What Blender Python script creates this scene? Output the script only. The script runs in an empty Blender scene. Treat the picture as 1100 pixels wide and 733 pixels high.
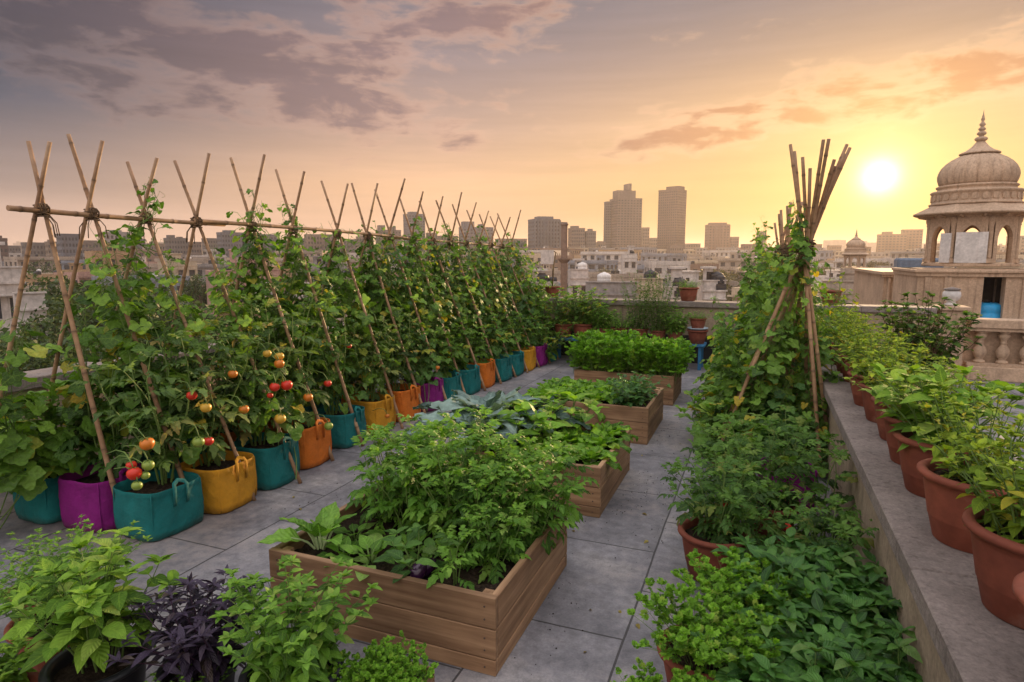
import bpy, math, random
import numpy as np
from math import sin, cos, pi, radians
R = random.Random(7)
NR = np.random.default_rng(7)
scene = bpy.context.scene
COL = scene.collection

# ------------------------------------------------------------------ camera
F, CX, CY, VX, VY, H = 670., 550., 366.5, 819., 275., 1.75
PITCH = math.atan2(CY - VY, F)
YAW = math.atan2(VX - CX, math.hypot(F, CY - VY))
FWD = np.array([-sin(YAW) * cos(PITCH), cos(YAW) * cos(PITCH), -sin(PITCH)])
RGT = np.array([cos(YAW), sin(YAW), 0.])
UPV = np.cross(RGT, FWD)
EYE = np.array([0, 0, H])
def ray(x, y): return RGT * (x - CX) - UPV * (y - CY) + FWD * F
def atz(x, y, z):
    r = ray(x, y); return EYE + r * ((z - H) / r[2])
def atY(x, y, Y):
    r = ray(x, y); return EYE + r * (Y / r[1])
def atX(x, y, X):
    r = ray(x, y); return EYE + r * (X / r[0])
def atD(x, y, D): return EYE + ray(x, y) * (D / F)
def proj(p):
    v = np.array(p, float) - EYE; return CX + F * (v @ RGT) / (v @ FWD), CY - F * (v @ UPV) / (v @ FWD)
cd = bpy.data.cameras.new('camera'); cam = bpy.data.objects.new('camera', cd); COL.objects.link(cam)
cam.location = EYE; cam.rotation_euler = (pi / 2 - PITCH, 0, YAW)
cd.sensor_width = 36; cd.lens = 36 * F / 1100; cd.clip_end = 20000; cd.clip_start = .02
scene.camera = cam

# ------------------------------------------------------------------ materials
class NT:
    def __init__(s, tree): s.t = tree; s.n = tree.nodes; s.l = tree.links
    def add(s, typ, ins=None, **props):
        n = s.n.new(typ)
        for k, v in props.items(): setattr(n, k, v)
        for k, v in (ins or {}).items():
            sock = n.inputs[k]
            if isinstance(v, bpy.types.NodeSocket): s.l.new(v, sock)
            else: sock.default_value = v
        return n
    def math(s, op, a, b=None, c=None, clamp=False):
        n = s.n.new('ShaderNodeMath'); n.operation = op; n.use_clamp = clamp
        for i, v in enumerate((a, b, c)):
            if v is None: continue
            if isinstance(v, bpy.types.NodeSocket): s.l.new(v, n.inputs[i])
            else: n.inputs[i].default_value = v
        return n.outputs[0]
    def mix(s, f, a, b, mode='MIX'):
        n = s.n.new('ShaderNodeMix'); n.data_type = 'RGBA'; n.blend_type = mode
        for k, v in ((0, f), (6, a), (7, b)):
            if isinstance(v, bpy.types.NodeSocket): s.l.new(v, n.inputs[k])
            else: n.inputs[k].default_value = v if k == 0 else (*v[:3], 1)
        return n.outputs[2]
    def ramp(s, f, stops, interp='LINEAR'):
        n = s.n.new('ShaderNodeValToRGB'); s.l.new(f, n.inputs[0]); r = n.color_ramp; r.interpolation = interp
        while len(r.elements) < len(stops): r.elements.new(.5)
        for e, (p, c) in zip(r.elements, stops):
            e.position = p; e.color = (*c[:3], 1) if hasattr(c, '__len__') else (c, c, c, 1)
        return n.outputs[0]
    def noise(s, vec, scale, detail=4, rough=.55, dim='3D'):
        n = s.add('ShaderNodeTexNoise', {'Scale': scale, 'Detail': detail, 'Roughness': rough}, noise_dimensions=dim)
        if vec is not None: s.l.new(vec, n.inputs['Vector'])
        return n.outputs['Fac']
    def sstep(s, x, a, b):
        n = s.n.new('ShaderNodeMapRange'); n.interpolation_type = 'SMOOTHSTEP'
        s.l.new(x, n.inputs[0]); n.inputs[1].default_value = a; n.inputs[2].default_value = b
        return n.outputs[0]
def newmat(name):
    m = bpy.data.materials.new(name); m.use_nodes = True; m.node_tree.nodes.clear(); t = NT(m.node_tree)
    return m, t, t.add('ShaderNodeOutputMaterial')
def finish(t, out, col, rough=.7, height=None, bump=.3, dist=.01, spec=.4, metal=0.):
    b = t.add('ShaderNodeBsdfPrincipled', {'Roughness': rough, 'Specular IOR Level': spec, 'Metallic': metal})
    if isinstance(col, bpy.types.NodeSocket): t.l.new(col, b.inputs['Base Color'])
    else: b.inputs['Base Color'].default_value = (*col[:3], 1)
    if height is not None:
        bp = t.add('ShaderNodeBump', {'Strength': bump, 'Distance': dist, 'Height': height}); t.l.new(bp.outputs[0], b.inputs['Normal'])
    t.l.new(b.outputs[0], out.inputs[0]); return b
def mul(c, k): return tuple(min(1, v * k) for v in c[:3])
def leaf_mat(name, dark, mid, light, odd=None, vein=1.35, trans=.38, rough=.48, oddpos=.96):
    m, t, out = newmat(name)
    a = t.add('ShaderNodeAttribute', attribute_name='leaf'); sp = t.add('ShaderNodeSeparateXYZ', {0: a.outputs['Vector']})
    x, y, v = sp.outputs
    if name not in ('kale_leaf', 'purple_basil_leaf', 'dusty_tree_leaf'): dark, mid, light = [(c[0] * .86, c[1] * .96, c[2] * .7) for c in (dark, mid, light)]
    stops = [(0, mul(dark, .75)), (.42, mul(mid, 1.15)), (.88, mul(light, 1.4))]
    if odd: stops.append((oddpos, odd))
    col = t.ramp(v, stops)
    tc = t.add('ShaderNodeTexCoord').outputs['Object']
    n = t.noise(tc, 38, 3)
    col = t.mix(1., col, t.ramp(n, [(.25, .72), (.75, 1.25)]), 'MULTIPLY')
    mid_f = t.math('MULTIPLY', t.sstep(x, .16, .0), .55)
    col = t.mix(mid_f, col, mul(light, vein))
    # side veins
    w = t.math('SINE', t.math('MULTIPLY', t.math('SUBTRACT', y, t.math('MULTIPLY', x, .28)), 44.))
    vf = t.math('MULTIPLY', t.sstep(w, .72, 1.), .22)
    col = t.mix(vf, col, mul(light, vein))
    b = t.add('ShaderNodeBsdfPrincipled', {'Base Color': col, 'Roughness': rough, 'Specular IOR Level': .3})
    bp = t.add('ShaderNodeBump', {'Strength': .35, 'Distance': .004, 'Height': t.math('ADD', w, t.math('MULTIPLY', n, 2.))}); t.l.new(bp.outputs[0], b.inputs['Normal'])
    tcol = t.mix(1., col, (1.25, 1.3, .55), 'MULTIPLY')
    tr = t.add('ShaderNodeBsdfTranslucent', {'Color': tcol})
    mx = t.add('ShaderNodeMixShader', {0: trans, 1: b.outputs[0], 2: tr.outputs[0]}); t.l.new(mx.outputs[0], out.inputs[0])
    return m
def plain_mat(name, c, rough=.6, var=.25, scale=8., bump=.15, bscale=60., spec=.35, metal=0.):
    m, t, out = newmat(name); tc = t.add('ShaderNodeTexCoord').outputs['Object']
    n = t.noise(tc, scale, 5)
    col = t.mix(1., c, t.ramp(n, [(.25, 1 - var), (.75, 1 + var)]), 'MULTIPLY')
    finish(t, out, col, rough, t.noise(tc, bscale, 4), bump, .004, spec, metal); return m
def plaster_mat(name, c, stain=(.12, .09, .07), amt=.55, scale=.35, rough=.85, bump=.25, bscale=6.):
    # weathered render: blotches, vertical rain streaks, grain
    m, t, out = newmat(name); tc = t.add('ShaderNodeTexCoord').outputs['Object']
    n1 = t.noise(tc, scale, 6, .62)
    mp = t.add('ShaderNodeMapping', {0: tc}); mp.inputs['Scale'].default_value = (3.2, 3.2, .22)
    n2 = t.noise(mp.outputs[0], scale * 3, 5, .6)
    n3 = t.noise(tc, scale * 14, 4)
    col = t.mix(1., c, t.ramp(n1, [(.3, .74), (.7, 1.18)]), 'MULTIPLY')
    col = t.mix(t.math('MULTIPLY', t.sstep(n2, .52, .78), amt), col, stain)
    col = t.mix(1., col, t.ramp(n3, [(.3, .84), (.7, 1.14)]), 'MULTIPLY')
    col = t.mix(1., col, t.ramp(t.noise(tc, bscale * 2.2, 4, .7), [(.32, .8), (.68, 1.16)]), 'MULTIPLY')
    finish(t, out, col, rough, t.noise(tc, bscale, 6, .65), bump, .01, .25); return m
def wood_mat(name, c1, c2, axis):
    m, t, out = newmat(name); tc = t.add('ShaderNodeTexCoord').outputs['Object']
    a = t.add('ShaderNodeAttribute', attribute_name='plank'); v = a.outputs['Fac']
    sc = [26., 26., 26.]; sc[axis] = 1.6
    off = t.add('ShaderNodeCombineXYZ', {0: t.math('MULTIPLY', v, 17.), 1: t.math('MULTIPLY', v, 31.), 2: t.math('MULTIPLY', v, 11.)})
    vv = t.add('ShaderNodeVectorMath', {0: tc, 1: off.outputs[0]}, operation='ADD').outputs[0]
    mp = t.add('ShaderNodeMapping', {0: vv}); mp.inputs['Scale'].default_value = sc
    g = t.noise(mp.outputs[0], 1., 6, .62)
    big = t.noise(vv, 2.6, 3)
    col = t.ramp(g, [(.3, c1), (.52, tuple((a_ + b_) / 2 for a_, b_ in zip(c1, c2))), (.72, c2)])
    col = t.mix(1., col, t.ramp(big, [(.3, .72), (.7, 1.2)]), 'MULTIPLY')
    col = t.mix(1., col, t.ramp(v, [(0, .78), (1, 1.18)]), 'MULTIPLY')
    kn = t.add('ShaderNodeTexVoronoi', {'Vector': vv, 'Scale': 4.2}); kd = kn.outputs['Distance']
    col = t.mix(t.math('MULTIPLY', t.sstep(kd, .075, .03), .7), col, mul(c1, .35))
    finish(t, out, col, .68, g, .35, .004, .3); return m

# foliage greens
MAT = {}
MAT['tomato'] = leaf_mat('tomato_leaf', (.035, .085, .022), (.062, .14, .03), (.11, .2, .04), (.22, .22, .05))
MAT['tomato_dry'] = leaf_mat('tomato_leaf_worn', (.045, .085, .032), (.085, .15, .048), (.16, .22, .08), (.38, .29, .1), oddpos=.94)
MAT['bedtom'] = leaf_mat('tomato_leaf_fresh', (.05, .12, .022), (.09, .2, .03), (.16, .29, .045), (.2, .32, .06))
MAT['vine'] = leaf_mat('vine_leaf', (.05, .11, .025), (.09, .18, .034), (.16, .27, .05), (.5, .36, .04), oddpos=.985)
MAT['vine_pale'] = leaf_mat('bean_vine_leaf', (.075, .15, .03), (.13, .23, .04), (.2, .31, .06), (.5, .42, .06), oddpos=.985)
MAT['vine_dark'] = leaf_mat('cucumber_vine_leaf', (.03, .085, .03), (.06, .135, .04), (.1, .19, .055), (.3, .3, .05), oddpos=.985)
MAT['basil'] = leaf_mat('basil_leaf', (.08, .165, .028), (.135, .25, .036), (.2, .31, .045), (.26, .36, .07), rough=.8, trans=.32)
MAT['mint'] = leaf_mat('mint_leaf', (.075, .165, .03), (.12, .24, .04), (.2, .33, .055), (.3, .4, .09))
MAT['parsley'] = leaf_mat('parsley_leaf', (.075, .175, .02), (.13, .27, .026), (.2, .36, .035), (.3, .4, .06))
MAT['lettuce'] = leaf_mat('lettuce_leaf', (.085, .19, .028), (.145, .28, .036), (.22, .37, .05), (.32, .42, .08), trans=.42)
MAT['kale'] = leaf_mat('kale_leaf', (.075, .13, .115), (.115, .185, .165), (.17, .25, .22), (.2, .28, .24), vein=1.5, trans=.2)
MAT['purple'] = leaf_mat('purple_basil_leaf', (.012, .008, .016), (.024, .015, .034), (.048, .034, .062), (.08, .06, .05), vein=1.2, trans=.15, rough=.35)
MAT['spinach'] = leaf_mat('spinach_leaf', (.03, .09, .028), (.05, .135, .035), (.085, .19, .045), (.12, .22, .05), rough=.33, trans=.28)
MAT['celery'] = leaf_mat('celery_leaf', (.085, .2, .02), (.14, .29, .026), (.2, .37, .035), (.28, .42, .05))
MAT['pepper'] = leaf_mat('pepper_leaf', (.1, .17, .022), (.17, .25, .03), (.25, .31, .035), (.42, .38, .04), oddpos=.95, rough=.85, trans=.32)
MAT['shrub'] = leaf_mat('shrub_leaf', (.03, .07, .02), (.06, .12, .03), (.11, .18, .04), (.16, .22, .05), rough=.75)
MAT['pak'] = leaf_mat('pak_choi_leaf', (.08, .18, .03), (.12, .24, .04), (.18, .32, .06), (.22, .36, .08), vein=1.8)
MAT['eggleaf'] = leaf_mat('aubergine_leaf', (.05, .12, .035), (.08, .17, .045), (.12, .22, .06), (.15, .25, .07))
MAT['stem'] = plain_mat('green_stem', (.12, .2, .045), .6)
MAT['stem_pale'] = plain_mat('pale_stalk', (.42, .52, .26), .5)
MAT['stem_brown'] = plain_mat('brown_stem', (.13, .085, .045), .8)
MAT['stem_purple'] = plain_mat('purple_stem', (.06, .025, .05), .6)
MAT['redtom'] = plain_mat('ripe_tomato', (.62, .035, .015), .36, .25, 7, .05, spec=.4)
MAT['orangetom'] = plain_mat('turning_tomato', (.62, .19, .02), .38, .25, 7, .05, spec=.4)
MAT['yellowtom'] = plain_mat('yellow_tomato', (.6, .36, .04), .38, .25, 7, .05, spec=.4)
MAT['greentom'] = plain_mat('green_tomato', (.23, .32, .05), .38, .25, 7, .05, spec=.4)
MAT['eggplant'] = plain_mat('aubergine_skin', (.035, .008, .04), .18, .15, 6, .02, spec=.6)
MAT['flower'] = plain_mat('yellow_petal', (.75, .5, .04), .6)
MAT['pink'] = plain_mat('pink_petal', (.7, .12, .2), .6)
def terracotta():
    m, t, out = newmat('terracotta'); tc = t.add('ShaderNodeTexCoord').outputs['Object']
    inf = t.add('ShaderNodeObjectInfo').outputs['Random']
    n = t.noise(tc, 5, 6, .65); n2 = t.noise(tc, 22, 4)
    col = t.ramp(n, [(.25, (.15, .042, .026)), (.55, (.235, .068, .04)), (.8, (.31, .115, .072))])
    sp = t.add('ShaderNodeSeparateXYZ', {0: tc}).outputs[2]
    salt = t.math('MULTIPLY', t.sstep(t.noise(tc, 3.2, 7, .7), .54, .72), .4)
    col = t.mix(salt, col, (.4, .27, .21))
    col = t.mix(1., col, t.ramp(inf, [(0, (.84, .8, .78)), (1, (1.1, 1.08, 1.05))]), 'MULTIPLY')
    col = t.mix(1., col, t.ramp(n2, [(.3, .88), (.7, 1.1)]), 'MULTIPLY')
    finish(t, out, col, .72, t.noise(tc, 40, 5), .2, .004, .3); return m
MAT['terracotta'] = terracotta()
MAT['black_plastic'] = plain_mat('black_plastic', (.018, .019, .022), .42, .3, 6, .05)
MAT['tray'] = plain_mat('pale_blue_plastic', (.42, .52, .6), .45, .2, 6)
MAT['blue_paint'] = plain_mat('worn_blue_paint', (.03, .15, .3), .55, .35, 9)
def soil():
    m, t, out = newmat('potting_soil'); tc = t.add('ShaderNodeTexCoord').outputs['Object']
    n = t.noise(tc, 55, 6, .7); n2 = t.noise(tc, 9, 3)
    col = t.ramp(n, [(.3, (.012, .008, .006)), (.55, (.04, .027, .018)), (.78, (.11, .075, .05))])
    col = t.mix(1., col, t.ramp(n2, [(.3, .7), (.7, 1.3)]), 'MULTIPLY')
    finish(t, out, col, .95, n, .9, .02, .15); return m
MAT['soil'] = soil()
def bag_mat(name, c):
    m, t, out = newmat(name); tc = t.add('ShaderNodeTexCoord').outputs['Object']
    w1 = t.add('ShaderNodeTexWave', {'Vector': tc, 'Scale': 95., 'Distortion': .6}, bands_direction='Z').outputs['Fac']
    w2 = t.add('ShaderNodeTexWave', {'Vector': tc, 'Scale': 95., 'Distortion': .6}, bands_direction='DIAGONAL').outputs['Fac']
    n = t.noise(tc, 7, 6, .65); n2 = t.noise(tc, 3, 2)
    col = t.mix(1., c, t.ramp(n, [(.25, .7), (.75, 1.2)]), 'MULTIPLY')
    sp = t.add('ShaderNodeSeparateXYZ', {0: tc}).outputs[2]
    dirt = t.math('MULTIPLY', t.sstep(t.math('ADD', sp, t.math('MULTIPLY', n, .12)), .14, .03), .5)
    col = t.mix(dirt, col, (.1, .075, .055))
    h = t.math('ADD', t.math('MULTIPLY', t.math('ADD', w1, w2), .1), t.math('MULTIPLY', t.noise(tc, 10, 5, .6), 2.6))
    finish(t, out, col, .66, h, .75, .016, .28); return m
BAG = {'teal': bag_mat('teal_bag_fabric', (.01, .185, .18)), 'purple': bag_mat('purple_bag_fabric', (.27, .012, .21)),
       'yellow': bag_mat('yellow_bag_fabric', (.68, .32, .02)), 'orange': bag_mat('orange_bag_fabric', (.72, .19, .02))}
def bamboo():
    m, t, out = newmat('dry_bamboo'); tc = t.add('ShaderNodeTexCoord').outputs['Object']
    a = t.add('ShaderNodeAttribute', attribute_name='ring').outputs['Fac']
    n = t.noise(tc, 3, 5, .6); n2 = t.noise(tc, 30, 4)
    col = t.ramp(n, [(.25, (.19, .1, .052)), (.55, (.37, .225, .125)), (.8, (.52, .35, .2))])
    col = t.mix(1., col, t.ramp(n2, [(.3, .8), (.7, 1.15)]), 'MULTIPLY')
    col = t.mix(t.math('MULTIPLY', a, .75), col, (.06, .035, .02))
    finish(t, out, col, .55, n2, .2, .003, .35); return m
MAT['bamboo'] = bamboo()
MAT['rope'] = plain_mat('jute_rope', (.11, .07, .04), .9, .35, 30, .5, 90)
WA, WB = (.18, .095, .048), (.42, .26, .145)
MAT['wood_x'] = wood_mat('cedar_along_x', WA, WB, 0); MAT['wood_y'] = wood_mat('cedar_along_y', WA, WB, 1); MAT['wood_z'] = wood_mat('cedar_upright', WA, WB, 2)
def deck_mat():
    m, t, out = newmat('slate_paving'); tc = t.add('ShaderNodeTexCoord').outputs['Object']
    mp = t.add('ShaderNodeMapping', {0: tc}); mp.inputs['Rotation'].default_value = (0, 0, pi / 2); mp.inputs['Location'].default_value = (.35, -.1, 0)
    wob = t.add('ShaderNodeVectorMath', {0: mp.outputs[0], 1: t.add('ShaderNodeVectorMath', {0: t.add('ShaderNodeTexNoise', {'Vector': tc, 'Scale': 3.}).outputs['Color'], 1: (.012, .012, 0)}, operation='MULTIPLY').outputs[0]}, operation='ADD').outputs[0]
    br = t.add('ShaderNodeTexBrick', {'Vector': wob, 'Color1': (.25, .25, .25, 1), 'Color2': (.85, .85, .85, 1), 'Mortar': (0, 0, 0, 1), 'Scale': 1., 'Mortar Size': .006, 'Mortar Smooth': .3, 'Brick Width': .92, 'Row Height': .6}, offset=.5)
    n = t.noise(tc, 1.7, 8, .65); n2 = t.noise(tc, 14, 6, .7); n3 = t.noise(tc, .6, 4)
    n4 = t.noise(tc, 90, 4, .7)
    col = t.ramp(n, [(.32, (.1, .099, .112)), (.5, (.187, .182, .197)), (.68, (.31, .29, .285))])
    tile = t.mix(1., (1., 1., 1.), t.ramp(br.outputs['Color'], [(0, .72), (1, 1.2)]), 'MULTIPLY')
    col = t.mix(1., col, tile, 'MULTIPLY')
    col = t.mix(1., col, t.ramp(n2, [(.32, .68), (.68, 1.28)]), 'MULTIPLY')
    col = t.mix(1., col, t.ramp(n4, [(.3, .82), (.7, 1.15)]), 'MULTIPLY')
    col = t.mix(t.math('MULTIPLY', t.sstep(t.math('ADD', n3, t.math('MULTIPLY', t.math('SUBTRACT', n2, .5), .5)), .47, .68), .5), col, (.24, .19, .155))
    sp = t.math('MULTIPLY', t.sstep(t.noise(tc, 26, 5, .8), .64, .72), t.sstep(t.noise(tc, 1.3, 3), .5, .62))
    col = t.mix(t.math('MULTIPLY', sp, .7), col, (.05, .038, .03))
    col = t.mix(t.math('MULTIPLY', br.outputs['Fac'], .85), col, (.035, .034, .034))
    hgt = t.math('SUBTRACT', t.math('MULTIPLY', n2, .6), t.math('MULTIPLY', br.outputs['Fac'], 1.))
    rr = t.ramp(n, [(.3, .5), (.7, .78)])
    b = finish(t, out, col, .62, hgt, .45, .01, .4); t.l.new(rr, b.inputs['Roughness']); return m
MAT['deck'] = deck_mat()
MAT['wallplaster'] = plaster_mat('ochre_wall_plaster', (.36, .28, .2), (.1, .08, .065), .55, 1.2, bump=.3, bscale=25)
MAT['coping'] = plaster_mat('stone_coping', (.25, .21, .19), (.08, .065, .058), .8, 3.2, bump=.7, bscale=45)
MAT['tar'] = plain_mat('black_tar_band', (.022, .021, .022), .75, .5, 4)
MAT['sandstone'] = plaster_mat('sandstone', (.5, .36, .25), (.15, .1, .07), .65, .9, bump=.3, bscale=16)
MAT['whitepanel'] = plaster_mat('flaking_white_board', (.66, .63, .6), (.25, .13, .09), .15, .9, bump=.1, bscale=.5)
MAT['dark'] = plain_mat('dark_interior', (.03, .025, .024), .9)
MAT['glass'] = plain_mat('dusty_window', (.035, .04, .05), .25, .5, 1.5, .02, spec=.5)
MAT['bluebarrel'] = plain_mat('bright_blue_plastic', (.02, .3, .6), .4)
MAT['metal'] = plain_mat('rusty_metal', (.09, .06, .045), .6, .4, 12)
MAT['tank'] = plain_mat('black_water_tank', (.03, .03, .034), .5)
MAT['bluesheet'] = plain_mat('slate_blue_sheet', (.1, .14, .2), .6)
MAT['bark'] = plain_mat('bark', (.1, .07, .05), .9, .4, 6, .6, 20)
MAT['crown'] = leaf_mat('tree_leaf', (.025, .045, .018), (.04, .068, .024), (.06, .09, .03), (.08, .1, .035), vein=1.1, trans=.25)
MAT['dustcrown'] = leaf_mat('dusty_tree_leaf', (.06, .065, .03), (.09, .09, .04), (.12, .11, .05), (.13, .12, .06), vein=1.1, trans=.25)

# ------------------------------------------------------------------ mesh helpers
class MB:
    def __init__(s): s.v = []; s.f = []; s.m = []; s.sm = []; s.a = []; s.av = 0.
    def vert(s, p): s.v.append((float(p[0]), float(p[1]), float(p[2]))); s.a.append(s.av); return len(s.v) - 1
    def face(s, idx, m=0, sm=False): s.f.append(tuple(idx)); s.m.append(m); s.sm.append(sm)
    def quad(s, a, b, c, d, m=0): i = [s.vert(p) for p in (a, b, c, d)]; s.face(i, m)
    def box(s, x0, y0, z0, x1, y1, z1, m=0, ch=0., T=None, top=None):
        if ch > 0:
            # chamfered box: 24 vertices
            c = ch; P = {}
            for ix, X in enumerate((x0, x1)):
                for iy, Y in enumerate((y0, y1)):
                    for iz, Z in enumerate((z0, z1)):
                        sx, sy, sz = (1 - 2 * ix) * c, (1 - 2 * iy) * c, (1 - 2 * iz) * c
                        for ax, q in enumerate(((X, Y + sy, Z + sz), (X + sx, Y, Z + sz), (X + sx, Y + sy, Z))):
                            P[ix, iy, iz, ax] = s.vert(T(q) if T else q)
            g = lambda *k: P[k]
            for s_ in (0, 1):
                F1 = [g(s_, 0, 0, 0), g(s_, 0, 1, 0), g(s_, 1, 1, 0), g(s_, 1, 0, 0)]
                F2 = [g(0, s_, 0, 1), g(1, s_, 0, 1), g(1, s_, 1, 1), g(0, s_, 1, 1)]
                F3 = [g(0, 0, s_, 2), g(0, 1, s_, 2), g(1, 1, s_, 2), g(1, 0, s_, 2)]
                for q in (F1, F2, F3): s.face(q if s_ == 0 else q[::-1], m)
            for a in (0, 1):
                for b in (0, 1):
                    s.face([g(a, b, 0, 0), g(a, b, 1, 0), g(a, b, 1, 1), g(a, b, 0, 1)] if (a + b) % 2 else [g(a, b, 0, 1), g(a, b, 1, 1), g(a, b, 1, 0), g(a, b, 0, 0)], m)
                    s.face([g(a, 0, b, 0), g(a, 1, b, 0), g(a, 1, b, 2), g(a, 0, b, 2)] if (a + b) % 2 == 0 else [g(a, 0, b, 2), g(a, 1, b, 2), g(a, 1, b, 0), g(a, 0, b, 0)], m)
                    s.face([g(0, a, b, 1), g(1, a, b, 1), g(1, a, b, 2), g(0, a, b, 2)] if (a + b) % 2 else [g(0, a, b, 2), g(1, a, b, 2), g(1, a, b, 1), g(0, a, b, 1)], m)
                    for k in (0, 1):
                        tri = [g(a, b, k, 0), g(a, b, k, 1), g(a, b, k, 2)]
                        s.face(tri if (a + b + k) % 2 else tri[::-1], m)
            return
        p = [(x0, y0, z0), (x1, y0, z0), (x1, y1, z0), (x0, y1, z0), (x0, y0, z1), (x1, y0, z1), (x1, y1, z1), (x0, y1, z1)]
        if T: p = [T(q) for q in p]
        i = [s.vert(q) for q in p]
        for q in ((3, 2, 1, 0), (4, 5, 6, 7), (0, 1, 5, 4), (1, 2, 6, 5), (2, 3, 7, 6), (3, 0, 4, 7)): s.face([i[k] for k in q], m)
    def tube(s, path, rad, n=6, m=0, cap=True, flat=None, ring=None):
        P = [np.array(p, float) for p in path]; k = len(P)
        rad = [rad] * k if np.isscalar(rad) else rad
        prev = None; rows = []
        for i in range(k):
            d = P[min(i + 1, k - 1)] - P[max(i - 1, 0)]; L = np.linalg.norm(d); d = d / L if L > 1e-9 else np.array([0, 0, 1.])
            if prev is None:
                ref = np.array([0, 0, 1.]) if abs(d[2]) < .9 else np.array([1., 0, 0])
                u = np.cross(ref, d)
            else: u = prev - d * (prev @ d)
            u /= np.linalg.norm(u) + 1e-12; prev = u; w = np.cross(d, u)
            if ring is not None: s.av = ring[i]
            r1, r2 = (rad[i], rad[i]) if flat is None else (rad[i], rad[i] * flat)
            rows.append([s.vert(P[i] + u * (r1 * cos(2 * pi * j / n)) + w * (r2 * sin(2 * pi * j / n))) for j in range(n)])
        s.av = 0.
        for i in range(k - 1):
            for j in range(n): s.face((rows[i][j], rows[i][(j + 1) % n], rows[i + 1][(j + 1) % n], rows[i + 1][j]), m, True)
        if cap: s.face(rows[0][::-1], m); s.face(rows[-1], m)
    def lathe(s, prof, n=32, m=0, c=(0, 0, 0), shape=None, cap0=True, cap1=True, smooth=True, mod=None):
        rows = []
        for i, (r, z) in enumerate(prof):
            row = []
            for j in range(n):
                t = 2 * pi * j / n; k = shape(t) if shape else 1.
                if mod: k *= mod(t, i, z)
                row.append(s.vert((c[0] + r * k * cos(t), c[1] + r * k * sin(t), c[2] + z)))
            rows.append(row)
        for a, b in zip(rows, rows[1:]):
            for j in range(n): s.face((a[j], a[(j + 1) % n], b[(j + 1) % n], b[j]), m, smooth)
        if cap0: s.face(rows[0][::-1], m)
        if cap1: s.face(rows[-1], m)
    def prism(s, poly, z0, z1, m=0, T=None):
        T = T or (lambda p: p); n = len(poly)
        a = [s.vert(T((x, y, z0))) for x, y in poly]; b = [s.vert(T((x, y, z1))) for x, y in poly]
        s.face(a[::-1], m); s.face(b, m)
        for j in range(n): s.face((a[j], a[(j + 1) % n], b[(j + 1) % n], b[j]), m)
    def mesh(s, name, mats, attr=None):
        me = bpy.data.meshes.new(name); me.from_pydata(s.v, [], s.f)
        for mt in (mats if isinstance(mats, (list, tuple)) else [mats]): me.materials.append(mt)
        me.polygons.foreach_set('material_index', s.m); me.polygons.foreach_set('use_smooth', s.sm)
        if attr:
            at = me.attributes.new(attr, 'FLOAT', 'POINT'); at.data.foreach_set('value', s.a)
        me.update(); return me
    def build(s, name, mats, parent=None, attr=None, loc=None):
        return link(name, s.mesh(name, mats, attr), parent, loc)
def link(name, me, parent=None, loc=None):
    o = bpy.data.objects.new(name, me); COL.objects.link(o)
    if parent is not None: o.parent = parent
    if loc is not None: o.location = tuple(float(v) for v in loc)
    return o
def tag(o, label=None, cat=None, group=None, kind=None):
    if label: o['label'] = label
    if cat: o['category'] = cat
    if group: o['group'] = group
    if kind: o['kind'] = kind
    return o
def empty(name, loc=(0, 0, 0), rz=0., label=None, cat=None, group=None, sc=1.):
    o = bpy.data.objects.new(name, None); COL.objects.link(o); o.location = tuple(float(v) for v in loc); o.rotation_euler = (0, 0, rz); o.scale = (sc, sc, sc)
    o.empty_display_size = .1
    return tag(o, label, cat, group)
def place(proto, name, loc, rz=0., sc=1., label=None, cat=None, group=None):
    e = empty(name, loc, rz, label, cat, group, sc)
    for pn, me in proto: link(pn, me, e)
    return e
def unit(v): v = np.asarray(v, float); return v / (np.linalg.norm(v) + 1e-12)

# ------------------------------------------------------------------ leaf templates: (verts, faces, leaf attr)
def t_ovate(W=.5, rows=5, fold=.18, droop=.25, p=.75, q=.9, ser=0., twist=0., cx=0., wav=0., base=0.):
    v, a, f = [], [], []
    for i in range(rows + 1):
        t = i / rows; w = W * .5 * max(.0, sin(pi * t ** p)) ** q + .004
        if ser and 0 < i < rows: w *= 1 + ser * (1 if i % 2 else -1)
        z = -droop * t * t; y = t * (1 - .12 * droop * t) + base
        c = cx * sin(pi * t)
        for s_, k in ((-1, 1.), (0, 0.), (1, 1.)):
            v.append((c + s_ * w, y - (ser * .15 if s_ else 0), z + k * (fold * w + wav * W * sin(t * 17 + s_ * 2)) + s_ * twist * t * w)); a.append((k, t))
    for i in range(rows):
        for j in range(2): b = i * 3 + j; f.append((b, b + 1, b + 4, b + 3))
    return np.array(v), f, np.array(a)
def t_merge(parts):
    V, Fc, A = [], [], []; o = 0
    for v, f, a in parts: V.append(v); A.append(a); Fc += [tuple(i + o for i in q) for q in f]; o += len(v)
    return np.vstack(V), Fc, np.vstack(A)
def t_xf(tp, pos, ang, sc, pitch=0., roll=0.):
    v, f, a = tp; v = v * sc
    c, s_ = cos(roll), sin(roll); v = np.stack([v[:, 0] * c + v[:, 2] * s_, v[:, 1], -v[:, 0] * s_ + v[:, 2] * c], 1)
    c, s_ = cos(pitch), sin(pitch); v = np.stack([v[:, 0], v[:, 1] * c - v[:, 2] * s_, v[:, 1] * s_ + v[:, 2] * c], 1)
    c, s_ = cos(ang), sin(ang); v = np.stack([v[:, 0] * c - v[:, 1] * s_, v[:, 0] * s_ + v[:, 1] * c, v[:, 2]], 1)
    return v + np.array(pos), f, a
def t_strip(p0, p1, w):
    d = np.array(p1) - np.array(p0); n = unit((-d[1], d[0], 0)) * w
    v = np.array([p0 - n, p0 + n, p1 + n, p1 - n]); return v, [(0, 1, 2, 3)], np.array([[0, .2]] * 4, float)
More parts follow.
